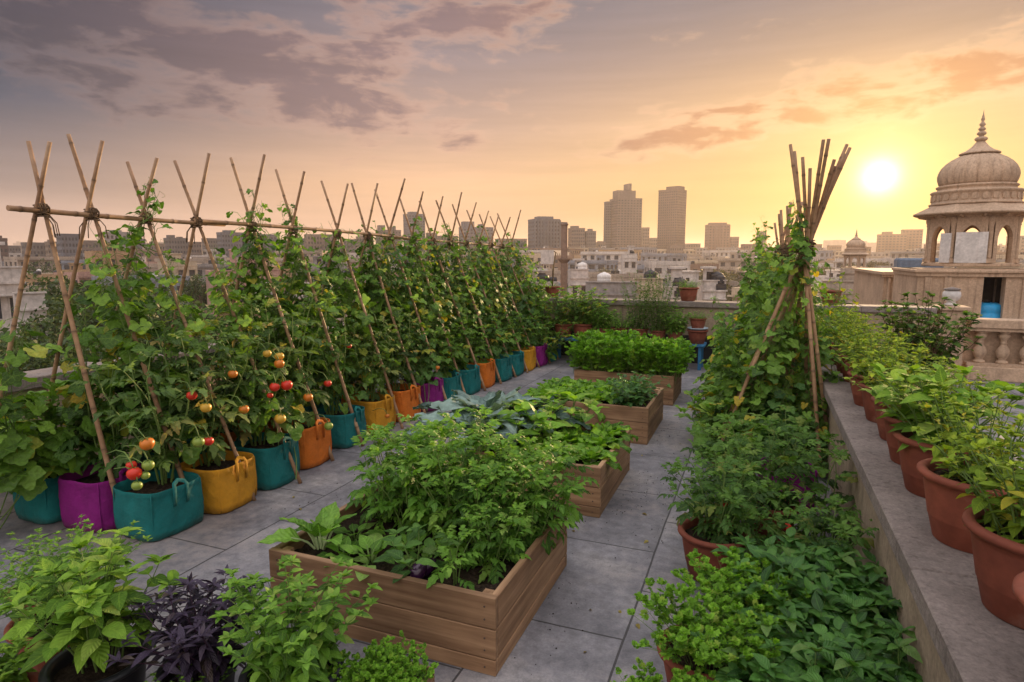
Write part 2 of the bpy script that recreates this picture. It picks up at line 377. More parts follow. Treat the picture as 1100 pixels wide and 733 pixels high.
def t_tomato(r):
    P = [t_strip(np.zeros(3), np.array([0, .62, -.06]), .008)]
    def lf(s_): return t_ovate(r.uniform(.42, .56), 6, .2, r.uniform(.2, .5), .7, .85, .2, 0, r.uniform(-.05, .05))
    P.append(t_xf(lf(1), (0, .58, -.05), r.uniform(-.15, .15), .44, -.25))
    for y, s_ in ((.5, .36), (.32, .33), (.16, .2)):
        for sd in (-1, 1):
            P.append(t_xf(lf(1), (0, y + r.uniform(-.03, .03), -.04 * y), sd * r.uniform(.9, 1.25) * -1, s_ * r.uniform(.85, 1.1), r.uniform(-.4, .05), sd * r.uniform(0, .3)))
    return t_merge(P)
def t_trifol(r, W=.72):
    P = [t_xf(t_ovate(W, 5, .12, .3, .62, .9), (0, .35, 0), 0, .62, -.2)]
    for sd in (-1, 1): P.append(t_xf(t_ovate(W, 5, .12, .35, .62, .9), (0, .3, 0), sd * 1.15, .55, -.25))
    P.append(t_strip(np.zeros(3), np.array([0, .36, 0]), .01)); return t_merge(P)
def t_palm(r, lobes=5, depth=.16, n=26):
    v = [(0, .42, 0.)]; a = [(0, .4)]; f = []
    ph = r.uniform(0, 6); cup = r.uniform(-.05, .14)
    for ring, k in ((1, .55), (2, 1.)):
        for j in range(n):
            t = -pi * .9 + 1.8 * pi * j / (n - 1)
            rr = .5 * (1 + (depth * cos(lobes * t) + .05 * cos(3 * lobes * t)) * (k if k == 1 else .5)) * (1.06 - .1 * abs(t) / pi)
            q = (rr * k * sin(t), .42 + rr * k * cos(t))
            z = cup * k * k - .16 * (k * cos(t) + .3) ** 2 + (.055 * k * k) * sin(5 * t + ph) + .05 * abs(sin(2.5 * t)) * k
            v.append((q[0], q[1], z)); a.append((abs(sin(lobes * t / 2)) * .9 if k == 1 else abs(sin(lobes * t / 2)) * .6, .42 + .5 * k))
    for j in range(n - 1):
        f.append((0, 1 + j + 1, 1 + j)); b = 1 + n
        f.append((1 + j, 1 + j + 1, b + j + 1, b + j))
    return np.array(v), f, np.array(a)
def t_frill(r, W=.8, nx=7, ny=7, ruff=.12, droop=.35, cup=.25, p=.55, freq=5.):
    v, a, f = [], [], []; ph = r.uniform(0, 6)
    for i in range(ny + 1):
        t = i / ny; w = W * .5 * (sin(pi * min(.97, t) ** p * .98 + .03)) ** .7
        for j in range(nx):
            s_ = -1 + 2 * j / (nx - 1); e = abs(s_) ** 2 * (.3 + .7 * t) + (t ** 4) * .8
            z = cup * w * s_ * s_ - droop * t * t + ruff * e * sin(freq * 2 * pi * t * (1 if s_ > 0 else 1.15) + ph + s_ * 3)
            v.append((s_ * w * (1 + .08 * sin(t * 23 + ph)), t * (1 - .1 * s_ * s_) - .1 * droop * t * t + .03 * sin(s_ * 9 + ph), z)); a.append((abs(s_), t))
    for i in range(ny):
        for j in range(nx - 1): b = i * nx + j; f.append((b, b + 1, b + nx + 1, b + nx))
    return np.array(v), f, np.array(a)
def t_fan(r, k=3):
    # a small cut leaflet with k rounded teeth
    v = [(0, 0, 0)]; a = [(0, 0)]; f = []; n = 2 * k + 1
    for j in range(n):
        t = -1.0 + 2.0 * j / (n - 1); rr = (1. if j % 2 else .72) * r.uniform(.9, 1.1)
        v.append((rr * sin(t), rr * cos(t), .15 * cos(t * 3 + k) * rr - .12 * rr)); a.append((abs(t), rr))
    for j in range(n - 1): f.append((0, j + 2, j + 1))
    return np.array(v), f, np.array(a)
def t_parsley(r):
    P = [t_strip(np.zeros(3), np.array([0, .5, 0]), .014)]
    for y, sd, s_ in ((.5, 0, .5), (.42, -1, .42), (.42, 1, .42), (.2, -1, .34), (.2, 1, .34), (.5, -.5, .4), (.5, .5, .4)):
        P.append(t_xf(t_fan(r), (sd * .04, y, r.uniform(0, .08)), -sd * 1.1 + r.uniform(-.2, .2), s_ * r.uniform(.85, 1.15), r.uniform(-.5, .4), r.uniform(-.5, .5)))
    return t_merge(P)
rt = random.Random(3)
TP = {
    'tomato': [t_tomato(rt) for _ in range(5)],
    'trifol': [t_trifol(rt, w) for w in (.66, .74, .8)],
    'palm': [t_palm(rt, 5, d) for d in (.12, .18, .22, .15)],
    'palm3': [t_palm(rt, 3, d, 20) for d in (.12, .16, .1)],
    'ovate': [t_ovate(w, 6, .22, d, .72, .85, 0, 0, c, .02) for w, d, c in ((.5, .2, 0), (.56, .4, .04), (.52, .1, -.04), (.6, .55, .02))],
    'broad': [t_ovate(w, 6, .16, d, .62, .8, 0, 0, c, .035) for w, d, c in ((.66, .3, 0), (.72, .5, .03), (.62, .15, -.03))],
    'mint': [t_ovate(w, 7, .2, d, .7, .85, .08, 0, c) for w, d, c in ((.54, .3, 0), (.6, .5, .03), (.5, .15, -.03))],
    'narrow': [t_ovate(w, 5, .2, d, .8, .9, 0, 0, c) for w, d, c in ((.3, .35, 0), (.34, .6, .04), (.27, .2, -.05))],
    'needle': [t_ovate(.11, 3, .2, d, .8, .8) for d in (.05, .2)],
    'lettuce': [t_frill(rt, rt.uniform(.75, .95), ruff=.11, droop=rt.uniform(.15, .5)) for _ in range(4)],
    'kale': [t_frill(rt, rt.uniform(.42, .55), 7, 10, .075, rt.uniform(.35, .7), .25, .75, 7) for _ in range(4)],
    'pak': [t_frill(rt, .68, 7, 7, .035, .3, .35, .62, 3) for _ in range(3)],
    'parsley': [t_parsley(rt) for _ in range(5)],
    'clump': [t_merge([t_xf(t_ovate(.6, 2, .1, .2), (rt.uniform(-.5, .5), rt.uniform(-.5, .5), rt.uniform(-.5, .5)), rt.uniform(0, 6.3), rt.uniform(.35, .6), rt.uniform(-1, 1), rt.uniform(-1, 1)) for _ in range(7)]) for _ in range(4)],
}
class Leaves:
    def __init__(s): s.d = {}
    def add(s, key, pos, d, n, sc, var=None, wide=1.):
        d = unit(d); x = np.cross(d, n); L = np.linalg.norm(x)
        if L < 1e-4: x = np.cross(d, (1, .2, .1)); L = np.linalg.norm(x)
        x = x / L; z = np.cross(x, d)
        tp = TP[key]; k = R.randrange(len(tp))
        s.d.setdefault((key, k), []).append(np.concatenate([x * sc * wide, d * sc, z * sc, pos, [R.random() if var is None else var]]))
    def mesh(s, name, mat):
        V, A, LV, LT = [], [], [], []; off = 0
        for (key, k), rows in s.d.items():
            tv, tf, ta = TP[key][k]; M = np.array(rows); n = len(M); nv = len(tv)
            B = M[:, :9].reshape(n, 3, 3)
            P = np.einsum('vk,nkj->nvj', tv, B) + M[:, None, 9:12]
            V.append(P.reshape(-1, 3))
            at = np.empty((n, nv, 3)); at[:, :, :2] = ta[None]; at[:, :, 2] = M[:, None, 12]; A.append(at.reshape(-1, 3))
            fl = np.concatenate([np.array(q) for q in tf]); ft = np.array([len(q) for q in tf])
            LV.append((fl[None] + (np.arange(n) * nv)[:, None] + off).ravel()); LT.append(np.tile(ft, n)); off += n * nv
        me = bpy.data.meshes.new(name)
        if not V: return me
        V = np.vstack(V); A = np.vstack(A); LV = np.concatenate(LV); LT = np.concatenate(LT)
        me.vertices.add(len(V)); me.vertices.foreach_set('co', V.ravel())
        me.loops.add(len(LV)); me.loops.foreach_set('vertex_index', LV.astype(np.int32))
        me.polygons.add(len(LT)); me.polygons.foreach_set('loop_start', (np.cumsum(LT) - LT).astype(np.int32))
        me.polygons.foreach_set('use_smooth', np.ones(len(LT), bool))
        at = me.attributes.new('leaf', 'FLOAT_VECTOR', 'POINT'); at.data.foreach_set('vector', A.ravel())
        me.materials.append(mat); me.update(calc_edges=True); me.validate(); return me

UPZ = np.array([0, 0, 1.])
def leafdir(az, el): return np.array([cos(az) * cos(el), sin(az) * cos(el), sin(el)])
def bush(key, mat, n_stems=12, height=.4, spread=.22, leaf=.09, nodes=7, base_r=.06, t0=.25, el=(.5, -.35), petiole=.25, pair=True, stem_r=.004,
         stem_mat='stem', tip=4, flat=1.6, jit=.06, side=0, lean=0., sq=None, extra=None, fill=1.):
    """stems rising from a base, leaves at the nodes, a tuft at each tip"""
    L = Leaves(); S = MB()
    for i in range(n_stems):
        az = i * 2.4 + R.uniform(-.4, .4); rr = math.sqrt((i + .5) / n_stems)
        b = np.array([cos(az), sin(az), 0]) * base_r * rr
        out = spread * rr * R.uniform(.75, 1.15)
        hh = height * R.uniform(.75, 1.1) * (1 - .28 * rr ** 2)
        ox, oy = cos(az) * out, sin(az) * out
        if sq:
            b = np.array([R.uniform(-sq[0], sq[0]), R.uniform(-sq[1], sq[1]), 0]) * .8; ox = b[0] * .3 + R.uniform(-1, 1) * spread * .5; oy = b[1] * .3 + R.uniform(-1, 1) * spread * .5
        ph = R.uniform(0, 6)
        pts = []
        for k in range(7):
            t = k / 6
            pts.append(b + np.array([ox * t ** flat + jit * height * sin(t * 4 + ph) * t, oy * t ** flat + jit * height * cos(t * 3.3 + ph) * t, hh * (t - lean * t * t)]))
        S.tube(pts, [stem_r * (1 - .65 * k / 6) for k in range(7)], 5, 0, False)
        P = np.array(pts); axis_az = math.atan2(oy, ox)
        nn = max(3, int(nodes * hh / height))
        for k in range(nn):
            t = t0 + (1 - t0) * (k + R.uniform(-.2, .2)) / max(1, nn - 1) * .98; t = min(max(t, .02), .99)
            j = t * 6; j0 = min(5, int(j)); p = P[j0] + (P[j0 + 1] - P[j0]) * (j - j0)
            a0 = ph + k * (1.571 if pair else 2.4)
            for q in range(2 if pair else 1):
                if R.random() > fill: continue
                a_ = a0 + q * pi + R.uniform(-.35, .35)
                e_ = el[1] + (el[0] - el[1]) * t + R.uniform(-.3, .3)
                d = leafdir(a_, e_) + .35 * leafdir(axis_az, 0) * rr
                s_ = leaf * R.uniform(.7, 1.15) * (1.1 - .5 * t ** 3)
                pt = p + unit(leafdir(a_, e_ + .5)) * petiole * s_
                if petiole * s_ > .012: S.tube([p, (p + pt) / 2 + (0, 0, .1 * petiole * s_), pt], stem_r * .4, 3, 0, False)
                L.add(key, pt, d, UPZ + .25 * leafdir(a_, 0) + NR.normal(0, .18, 3), s_)
                if side and R.random() < side:
                    for z_ in range(3):
                        L.add(key, p + d * .02 * height + (0, 0, .01), leafdir(a_ + R.uniform(-.8, .8), R.uniform(0, .9)), UPZ, s_ * R.uniform(.35, .6))
        tp = P[-1]
        for k in range(tip):
            a_ = ph + k * 2.4; L.add(key, tp, leafdir(a_, R.uniform(.35, .9)), UPZ, leaf * R.uniform(.35, .65), R.uniform(.5, .95))
    if extra: extra(L, S)
    return [('foliage', L.mesh('foliage', MAT[mat])), ('stem', S.mesh('stem', MAT[stem_mat]))]
def rosette(key, mat, n=14, leaf=.16, stalk=.06, el=(1.25, .15), stem_mat='stem_pale', stem_r=.007, inner=.45, wide=1., layers=1., flat=.5):
    L = Leaves(); S = MB()
    for i in range(n):
        f = i / max(1, n - 1); a = i * 2.4 + R.uniform(-.25, .25); e = el[0] + (el[1] - el[0]) * f + R.uniform(-.15, .15)
        s_ = leaf * (inner + (1 - inner) * f) * R.uniform(.85, 1.12)
        d = leafdir(a, e); b = leafdir(a, 0) * (.008 + .02 * f) ; b[2] = .005
        st = stalk * (.6 + .4 * f); e2 = min(1.45, e + .3); p = b + leafdir(a, e2) * st
        S.tube([b, (b + p) / 2 + (0, 0, .008), p, p + d * s_ * .25], [stem_r, stem_r * .9, stem_r * .7, stem_r * .25], 6, 0, False, .6)
        n_ = UPZ - d * d[2] + -.0 * d; L.add(key, p, d, n_ + NR.normal(0, .12, 3), s_, None, wide)
    return [('foliage', L.mesh('foliage', MAT[mat])), ('stem', S.mesh('stem', MAT[stem_mat]))]
def climber(key, mat, vec, leaf=.11, step=.05, r0=.16, dense=2, top_thin=.6, h0=.05, droop=.5, inward=(0, 0, 0), flowers=None, tendrils=True, frac=1., stem_r=.0045):
    """a vine that winds up along vec (a pole leaning from the origin), leaves on stalks all round"""
    vec = np.array(vec, float) * frac; Ln = np.linalg.norm(vec); L = Leaves(); S = MB(); Fl = MB()
    for st in range(3):
        ph = R.uniform(0, 6); hh = R.uniform(.82, 1.) if st else 1.
        pts = [vec * t * hh + np.array([cos(ph + 7 * t), sin(ph + 7 * t), 0]) * (.03 + .06 * st * (1 - t)) + np.array(inward) * min(1, t * 3) * (1 - t * .6) for t in np.linspace(0, 1, 24)]
        S.tube(pts, [stem_r * (1.1 - .7 * k / 23) for k in range(24)], 5, 0, False)
        n = int(Ln * hh / step); P = np.array(pts)
        for k in range(n):
            t = (k + R.random()) / n; j = t * 23; j0 = min(22, int(j)); p = P[j0] + (P[j0 + 1] - P[j0]) * (j - j0)
            if t < h0: continue
            m_ = dense if t < top_thin else 1
            for q in range(m_):
                if t > top_thin and R.random() < (t - top_thin) * 1.3: continue
                a = R.uniform(0, 2 * pi); rad = r0 * R.uniform(.35, 1.25) * (1 - .5 * t)
                pt = p + np.array([cos(a) * rad, sin(a) * rad, R.uniform(-.03, .09)])
                S.tube([p, (p + pt) / 2 + (0, 0, .03), pt], .0022, 3, 0, False)
                s_ = leaf * R.uniform(.6, 1.2) * (1.1 - .55 * t)
                d = leafdir(a + R.uniform(-.5, .5), -droop + R.uniform(-.4, .5))
                L.add(key, pt, d, UPZ * .8 + .7 * leafdir(a, 0) + NR.normal(0, .2, 3), s_)
            if flowers and R.random() < .07:
                a = R.uniform(0, 6.3); q = p + leafdir(a, .2) * r0
                for z_ in range(5): Lq = leafdir(z_ * 1.257, .5); Fl.face([Fl.vert(q), Fl.vert(q + Lq * .02 + np.cross(Lq, UPZ) * .01), Fl.vert(q + Lq * .028), Fl.vert(q + Lq * .02 - np.cross(Lq, UPZ) * .01)])
        if tendrils:
            for k in range(4):
                t = R.uniform(.5, 1); p = P[min(23, int(t * 23))]; a = R.uniform(0, 6.3); ln = R.uniform(.04, .1)
                S.tube([p + leafdir(a, .6) * ln * u ** .7 + np.array([sin(u * 11) * .018 * u, cos(u * 11) * .018 * u, .03 * sin(u * 5)]) for u in np.linspace(0, 1, 14)], .0011, 3, 0, False)
    out = [('foliage', L.mesh('foliage', MAT[mat])), ('stem', S.mesh('stem', MAT['stem']))]
    if flowers and Fl.v: out.append(('blossom', Fl.mesh('blossom', MAT[flowers])))
    return out

# ------------------------------------------------------------------ containers
def pot_proto(rim=.18, h=.27, mat='terracotta', lip=.035, n=44, foot=False, taper=.7):
    b = rim * taper; w = .012
    pr = [(b * .96, 0), (b, .006), (b + (rim - b) * .35, h * .32), (b + (rim - b) * .4, h * .335), (b + (rim - b) * .42, h * .36), (b + (rim - b) * .8, h - lip - .02), (rim - .014, h - lip), (rim + .006, h - lip + .006), (rim + .014, h - lip * .55), (rim + .013, h - lip * .25), (rim + .004, h - .003), (rim - .006, h), (rim - .018, h - .004), (rim - .024, h - .02), (rim - .03, h - .07)]
    body = MB(); body.lathe(pr, n, 0, cap1=False)
    s = MB(); rows = []
    rs = rim - .026
    for k in range(7):
        r_ = rs * k / 6
        rows.append([s.vert((r_ * cos(2 * pi * j / 28), r_ * sin(2 * pi * j / 28), h - .045 + R.uniform(-.006, .008) + .012 * (1 - k / 6))) for j in range(28)])
    for a, c in zip(rows, rows[1:]):
        for j in range(28): s.face((a[j], c[j], c[(j + 1) % 28], a[(j + 1) % 28]), 0, True)
    return [('pot_body', body.mesh('pot_body', MAT[mat])), ('soil', s.mesh('soil', MAT['soil']))]
def superell(n=5.): return lambda t: (abs(cos(t)) ** n + abs(sin(t)) ** n) ** (-1. / n)
def bag_proto(col, w=.2, h=.33, handles=True):
    ph = R.uniform(0, 6); ph2 = R.uniform(0, 6)
    mod = lambda t, i, z: 1 + .022 * sin(3 * t + ph + z * 9) + .016 * sin(7 * t + ph2 - z * 25) + .009 * sin(13 * t + z * 40 + ph) + .005 * sin(23 * t - z * 70)
    pr = [(w * .9, 0), (w * .985, .008), (w * 1.02, .05), (w * 1.035, .1), (w * 1.03, .15), (w * 1.015, .2), (w * 1.0, .25), (w * .99, h - .035), (w * 1.0, h - .03), (w * .995, h - .006), (w * .985, h), (w * .965, h - .004), (w * .95, h - .03), (w * .94, h - .09)]
    B = MB(); B.lathe(pr, 64, 0, shape=superell(3.8), mod=mod, cap1=False)
    for sx, sy in ((1, 1), (-1, 1), (1, -1), (-1, -1)):   # corner seams
        k = w * 2 ** (-1 / 3.8) * 1.03
        B.tube([(sx * k * q, sy * k * q, z) for q, z in ((.955, .01), (.99, .06), (1.0, .14), (.985, .22), (.97, h - .01))], .005, 5)
    s = MB(); rows = []
    for k in range(6):
        r_ = w * .945 * k / 5
        rows.append([s.vert((r_ * superell(3.8)(2 * pi * j / 32) * mod(2 * pi * j / 32, 0, .3) * cos(2 * pi * j / 32), r_ * superell(3.8)(2 * pi * j / 32) * mod(2 * pi * j / 32, 0, .3) * sin(2 * pi * j / 32), h - .07 + R.uniform(-.008, .01) + .02 * (1 - k / 5))) for j in range(32)])
    for a, c in zip(rows, rows[1:]):
        for j in range(32): s.face((a[j], c[j], c[(j + 1) % 32], a[(j + 1) % 32]), 0, True)
    out = [('bag_body', B.mesh('bag_body', BAG[col])), ('soil', s.mesh('soil', MAT['soil']))]
    if handles:
        for sd in (1, -1):
            hd = MB()
            x = sd * w * 1.015
            hd.tube([(x, -.045, h - .12), (x + sd * .006, -.045, h - .04), (x + sd * .004, -.044, h + .0), (x - sd * .008, -.036, h + .02), (x - sd * .02, 0, h + .034), (x - sd * .008, .036, h + .02), (x + sd * .004, .044, h), (x + sd * .006, .045, h - .04), (x, .045, h - .12)], .014, 8, flat=.3)
            out.append(('handle', hd.mesh('handle', BAG[col])))
    return out
def bamboo_part(parent, p0, p1, r0=.016, r1=.012, name='pole'):
    p0, p1 = np.array(p0, float), np.array(p1, float); L = np.linalg.norm(p1 - p0); sag = NR.normal(0, .012, 3)
    ts, rd, rg = [], [], []
    z = R.uniform(.05, .2); marks = []
    while z < L - .03: marks.append(z); z += R.uniform(.2, .32)
    ev = [(0, 1., 0.)]
    for q in marks: ev += [(q - .02, 1., 0.), (q - .006, 1.12, .5), (q, 1.16, 1.), (q + .006, 1.06, .4), (q + .02, 1., 0.)]
    ev.append((L, 1., .3))
    for q, k, g in ev:
        t = q / L; ts.append(p0 + (p1 - p0) * t + sag * sin(pi * t)); rd.append((r0 + (r1 - r0) * t) * k); rg.append(g)
    b = MB(); b.tube(ts, rd, 9, ring=rg); return b.build(name, MAT['bamboo'], parent, 'ring')
def lashing(parent, c, axis, r=.03, turns=6, w=.05):
    b = MB(); axis = unit(axis); u = unit(np.cross(axis, (0.3, .9, .2))); v = np.cross(axis, u); pts = []
    n = turns * 10
    for k in range(n + 1):
        t = k / n; a = t * turns * 2 * pi
        pts.append(np.array(c) + (u * cos(a) + v * sin(a)) * r * (1 + .15 * sin(a * .37 + k)) + axis * (w * (2 * abs(2 * t - 1) - 1) * .5 + .006 * sin(a * 1.7)))
    b.tube(pts, .0045, 5)
    for k in range(2):
        d = leafdir(R.uniform(0, 6.3), -.6); b.tube([np.array(c) + d * r, np.array(c) + d * (r + .05) + (0, 0, -.03), np.array(c) + d * (r + .06) + (0, 0, -.1)], .003, 4)
    return b.build('lashing', MAT['rope'], parent)

# ================================================================== THE ROOF
def struct(o): return tag(o, kind='structure')
b = MB(); b.box(-5.45, -4, -16, 9.5, 11.0, 0.0); struct(b.build('roof_deck', MAT['deck']))

def wall_thing(name, label, cat, x0, y0, x1, y1, h, cap=.085, over=.05, base=None, axis=0, seg=1.15):
    e = empty(name, ((x0 + x1) / 2, (y0 + y1) / 2, 0), 0, label, cat)
    cx, cy = (x0 + x1) / 2, (y0 + y1) / 2
    m = MB(); m.box(x0 - cx, y0 - cy, .0, x1 - cx, y1 - cy, h - cap); m.build('wall_body', MAT['wallplaster'], e)
    m = MB(); a0, a1 = (x0, x1) if axis == 0 else (y0, y1); p = a0 - over
    while p < a1 + over - .02:
        q = min(p + seg * R.uniform(.9, 1.1), a1 + over); dz = R.uniform(0, .006)
        if axis == 0: m.box(p - cx + .002, y0 - over - cy, h - cap, q - cx - .002, y1 + over - cy, h + dz, ch=.006)
        else: m.box(x0 - over - cx, p - cy + .002, h - cap, x1 + over - cx, q - cy - .002, h + dz, ch=.006)
        p = q
    m.build('coping', MAT['coping'], e)
    if base:
        m = MB()
        if axis == 0: m.box(x0 - cx, y0 - cy - .006, 0.002, x1 - cx, y0 - cy + .01, base)
        m.build('tar_band', MAT['tar'], e)
    return e
wall_thing('parapet_wall', 'ochre parapet wall with stone coping and black tarred foot at the far roof end', 'wall', -5.15, 10.5, 2.3, 10.78, 1.01, base=.46)
wall_thing('parapet_wall', 'low ochre parapet wall behind the grow bags at the left edge of the roof', 'wall', -5.4, .5, -5.17, 10.4, .83, axis=1)
wall_thing('planter_wall', 'knee high plastered wall with stone coping carrying the row of terracotta pots', 'wall', .57, -1.0, 1.12, 8.2, .70, axis=1, cap=.075, over=.05)

# soil crumbs swept against the beds
b = MB()
for k in range(420):
    cx_, cy_ = R.choice([(-.86, 2.6), (-.8, 4.2), (-.75, 4.5), (-.8, 5.9), (-.6, 5.0), (-.7, 6.6), (-2.9, 3.6), (-.5, 3.9)])
    x, y, s_ = R.gauss(cx_, .1), R.gauss(cy_, .35), R.choice([.0015, .002, .002, .003, .0045])
    b.lathe([(s_ * .5, 0), (s_, s_ * .5), (s_ * .5, s_)], 5, c=(x, y, .0005))
LV = Leaves()
for k in range(70):
    x, y = R.choice([(R.uniform(-3.1, -2.3), R.uniform(1.5, 9)), (R.uniform(-.85, -.35), R.uniform(2., 9.5)), (R.uniform(-2.1, -.9), R.choice([3.6, 5.3, 7.0]) + R.uniform(-.2, .2))])
    LV.add('ovate', np.array([x, y, .006]), leafdir(R.uniform(0, 6.3), R.uniform(-.05, .12)), UPZ + NR.normal(0, .2, 3), R.uniform(.015, .045))
MAT['deadleaf'] = leaf_mat('fallen_leaf', (.12, .07, .03), (.22, .14, .05), (.3, .22, .08), None)
tag(link('fallen_leaves', LV.mesh('fallen_leaves', MAT['deadleaf'])), 'small dry fallen leaves lying on the paving', 'fallen leaves', kind='stuff')
tag(b.build('soil_crumbs', MAT['soil']), 'dark crumbs of soil scattered on the paving beside the beds', 'soil', kind='stuff')

# ------------------------------------------------------------------ raised beds
def raised_bed(label, x0, y0, x1, y1, h=.35):
    cx, cy = (x0 + x1) / 2, (y0 + y1) / 2; e = empty('raised_bed', (cx, cy, 0), 0, label, 'raised bed', 'wooden raised beds down the middle of the roof')
    w, d, t, g = (x1 - x0) / 2, (y1 - y0) / 2, .032, .004
    hs = [.0, h * .2, h * .59, h]
    for sd in (-1, 1):
        m = MB()
        for a, c in zip(hs, hs[1:]):
            m.av = R.random(); yo = R.uniform(-.002, .002); m.box(-w, sd * d - t / 2 + yo, a + g * (a > 0), w, sd * d + t / 2 + yo, c, ch=.003)
        m.build('front_panel' if sd < 0 else 'rear_panel', MAT['wood_x'], e, 'plank')
        if sd < 0:
            m = MB()
            for a, c in zip(hs, hs[1:]):
                for sx in (-1, 1):
                    for fz in ((.3, .7) if c - a > .1 else (.5,)): m.lathe([(.004, 0), (.0035, .0015), (.001, .002)], 8, T=None) if 0 else m.tube([(sx * (w - .05), -d - t / 2 - .0035, a + (c - a) * fz), (sx * (w - .05), -d - t / 2 + .004, a + (c - a) * fz)], .0042, 8)
            m.build('screws', MAT['metal'], e)
        m = MB()
        for a, c in zip(hs, hs[1:]):
            m.av = R.random(); xo = R.uniform(-.002, .002); m.box(sd * (w - t / 2) - t / 2 + xo - sd * .001, -d + t / 2 + .003, a + g * (a > 0), sd * (w - t / 2) + t / 2 + xo - sd * .001, d - t / 2 - .003, c - .002, ch=.003)
        m.build('side_panel', MAT['wood_y'], e, 'plank')
        for sy in (-1, 1):
            m = MB(); m.av = R.random(); px, py = sd * (w - t - .028), sy * (d - t / 2 - .03); m.box(px - .024, py - .024, 0, px + .024, py + .024, h - .012, ch=.003); m.build('corner_post', MAT['wood_z'], e, 'plank')
    m = MB(); nx, ny = 26, 24
    g_ = [[m.vert(((-1 + 2 * i / nx) * (w - t), (-1 + 2 * j / ny) * (d - t / 2), h - .065 + R.uniform(-.012, .014) + .02 * sin(i * .9) * cos(j * .7))) for j in range(ny + 1)] for i in range(nx + 1)]
    for i in range(nx):
        for j in range(ny): m.face((g_[i][j], g_[i + 1][j], g_[i + 1][j + 1], g_[i][j + 1]), 0, True)
    m.build('soil', MAT['soil'], e); return e
raised_bed('cedar raised bed nearest the camera, full of bushy tomato plants and front greens', -2.14, 2.22, -.95, 3.22)
raised_bed('second cedar raised bed from the camera, with blue kale and broad lettuce', -2.12, 3.95, -.93, 4.95)
raised_bed('third cedar raised bed from the camera, with curly lettuce and a low leafy bush', -2.1, 5.72, -.91, 6.68)
raised_bed('farthest cedar raised bed, brimming with a block of pale green celery', -2.1, 7.38, -.89, 8.15)
SZ = .285
# bed 1: tomatoes
P_bt = [bush('tomato', 'bedtom', 9, h_, .25, .215, 9, .09, .12, (.45, -.35), .12, False, .006, tip=4, flat=1.3, side=.25) for h_ in (.68, .6, .66, .56, .62)]
G_bt = 'tomato plants massed in the nearest bed'
for i, (x, y, s_) in enumerate([(-1.86, 2.82, .8), (-1.66, 2.78, .84), (-1.44, 2.76, .88), (-1.22, 2.76, .84), (-1.06, 2.84, .74), (-1.88, 3.0, .9), (-1.64, 2.97, .98), (-1.4, 2.98, .98), (-1.12, 3.0, .95), (-1.84, 3.14, .92), (-1.55, 3.14, .97), (-1.25, 3.15, .95), (-1.02, 3.12, .85)]):
    place(P_bt[i % 5], 'tomato_plant', (x, y, SZ), R.uniform(0, 6.3), s_ * (.86 if y > 2.9 else .95), 'bushy fresh green tomato plant in the dense mass filling the nearest wooden bed', 'tomato plant', G_bt)
P_pak = [rosette('pak', 'pak', n_, .15, .075, (1.35, .55), 'stem_pale', .009) for n_ in (13, 11)]
place(P_pak[0], 'pak_choi', (-2.0, 2.42, SZ),   .5, 1.25, 'upright pale stalked pak choi in the left front corner of the nearest bed', 'pak choi', 'leafy greens at the front of the nearest bed')
P_pk2 = rosette('broad', 'pak', 13, .13, .06, (1.1, .1), 'stem', .006)
place(P_pk2, 'pak_choi', (-1.68, 2.38, SZ), 1.5, 1.2, 'low spreading green rosette at the front edge of the nearest bed, left of the aubergines', 'leafy green', 'leafy greens at the front of the nearest bed')
for x, y, q, lb in ((-1.9, 2.56, .8, 'small leafy green behind the pak choi in the nearest bed'), (-1.55, 2.54, .85, 'small leafy green rosette right behind the aubergines in the nearest bed'), (-1.82, 2.36, .85, 'small leafy green rosette close beside the pak choi in the nearest bed')):
    place(P_pk2, 'leafy_green', (x, y, SZ), R.uniform(0, 6), q, lb, 'leafy green', 'leafy greens at the front of the nearest bed')
place(P_bt[3], 'tomato_plant', (-1.12, 2.56, SZ), 2., .55, 'short bushy tomato plant behind the young one at the right of the nearest bed', 'tomato plant')
P_eg = bush('broad', 'eggleaf', 5, .2, .16, .12, 5, .03, .3, (.5, -.3), .3, False, .006, tip=3)
eg = place(P_eg, 'aubergine_plant', (-1.42, 2.36, SZ), 2, 1.0, 'small aubergine plant with purple fruit at the front edge of the nearest bed', 'aubergine plant')
for dx, dy, dz, tl in ((-.07, -.02, .055, .5), (.01, -.05, .03, .9)):
    m = MB(); m.lathe([(.004, -.062), (.022, -.056), (.034, -.035), (.038, -.01), (.034, .018), (.024, .04), (.014, .052), (.004, .056)], 18)
    o = m.build('aubergine', MAT['eggplant'], eg, None, (dx, dy, dz)); o.rotation_euler = (tl, .4, 0)
P_sm = bush('tomato', 'bedtom', 4, .22, .12, .15, 5, .03, .3, (.4, -.3), .1, False, .004, tip=3)
place(P_sm, 'tomato_plant', (-1.22, 2.36, SZ), 0, 1., 'young low tomato plant in the right front corner of the nearest bed', 'tomato plant')
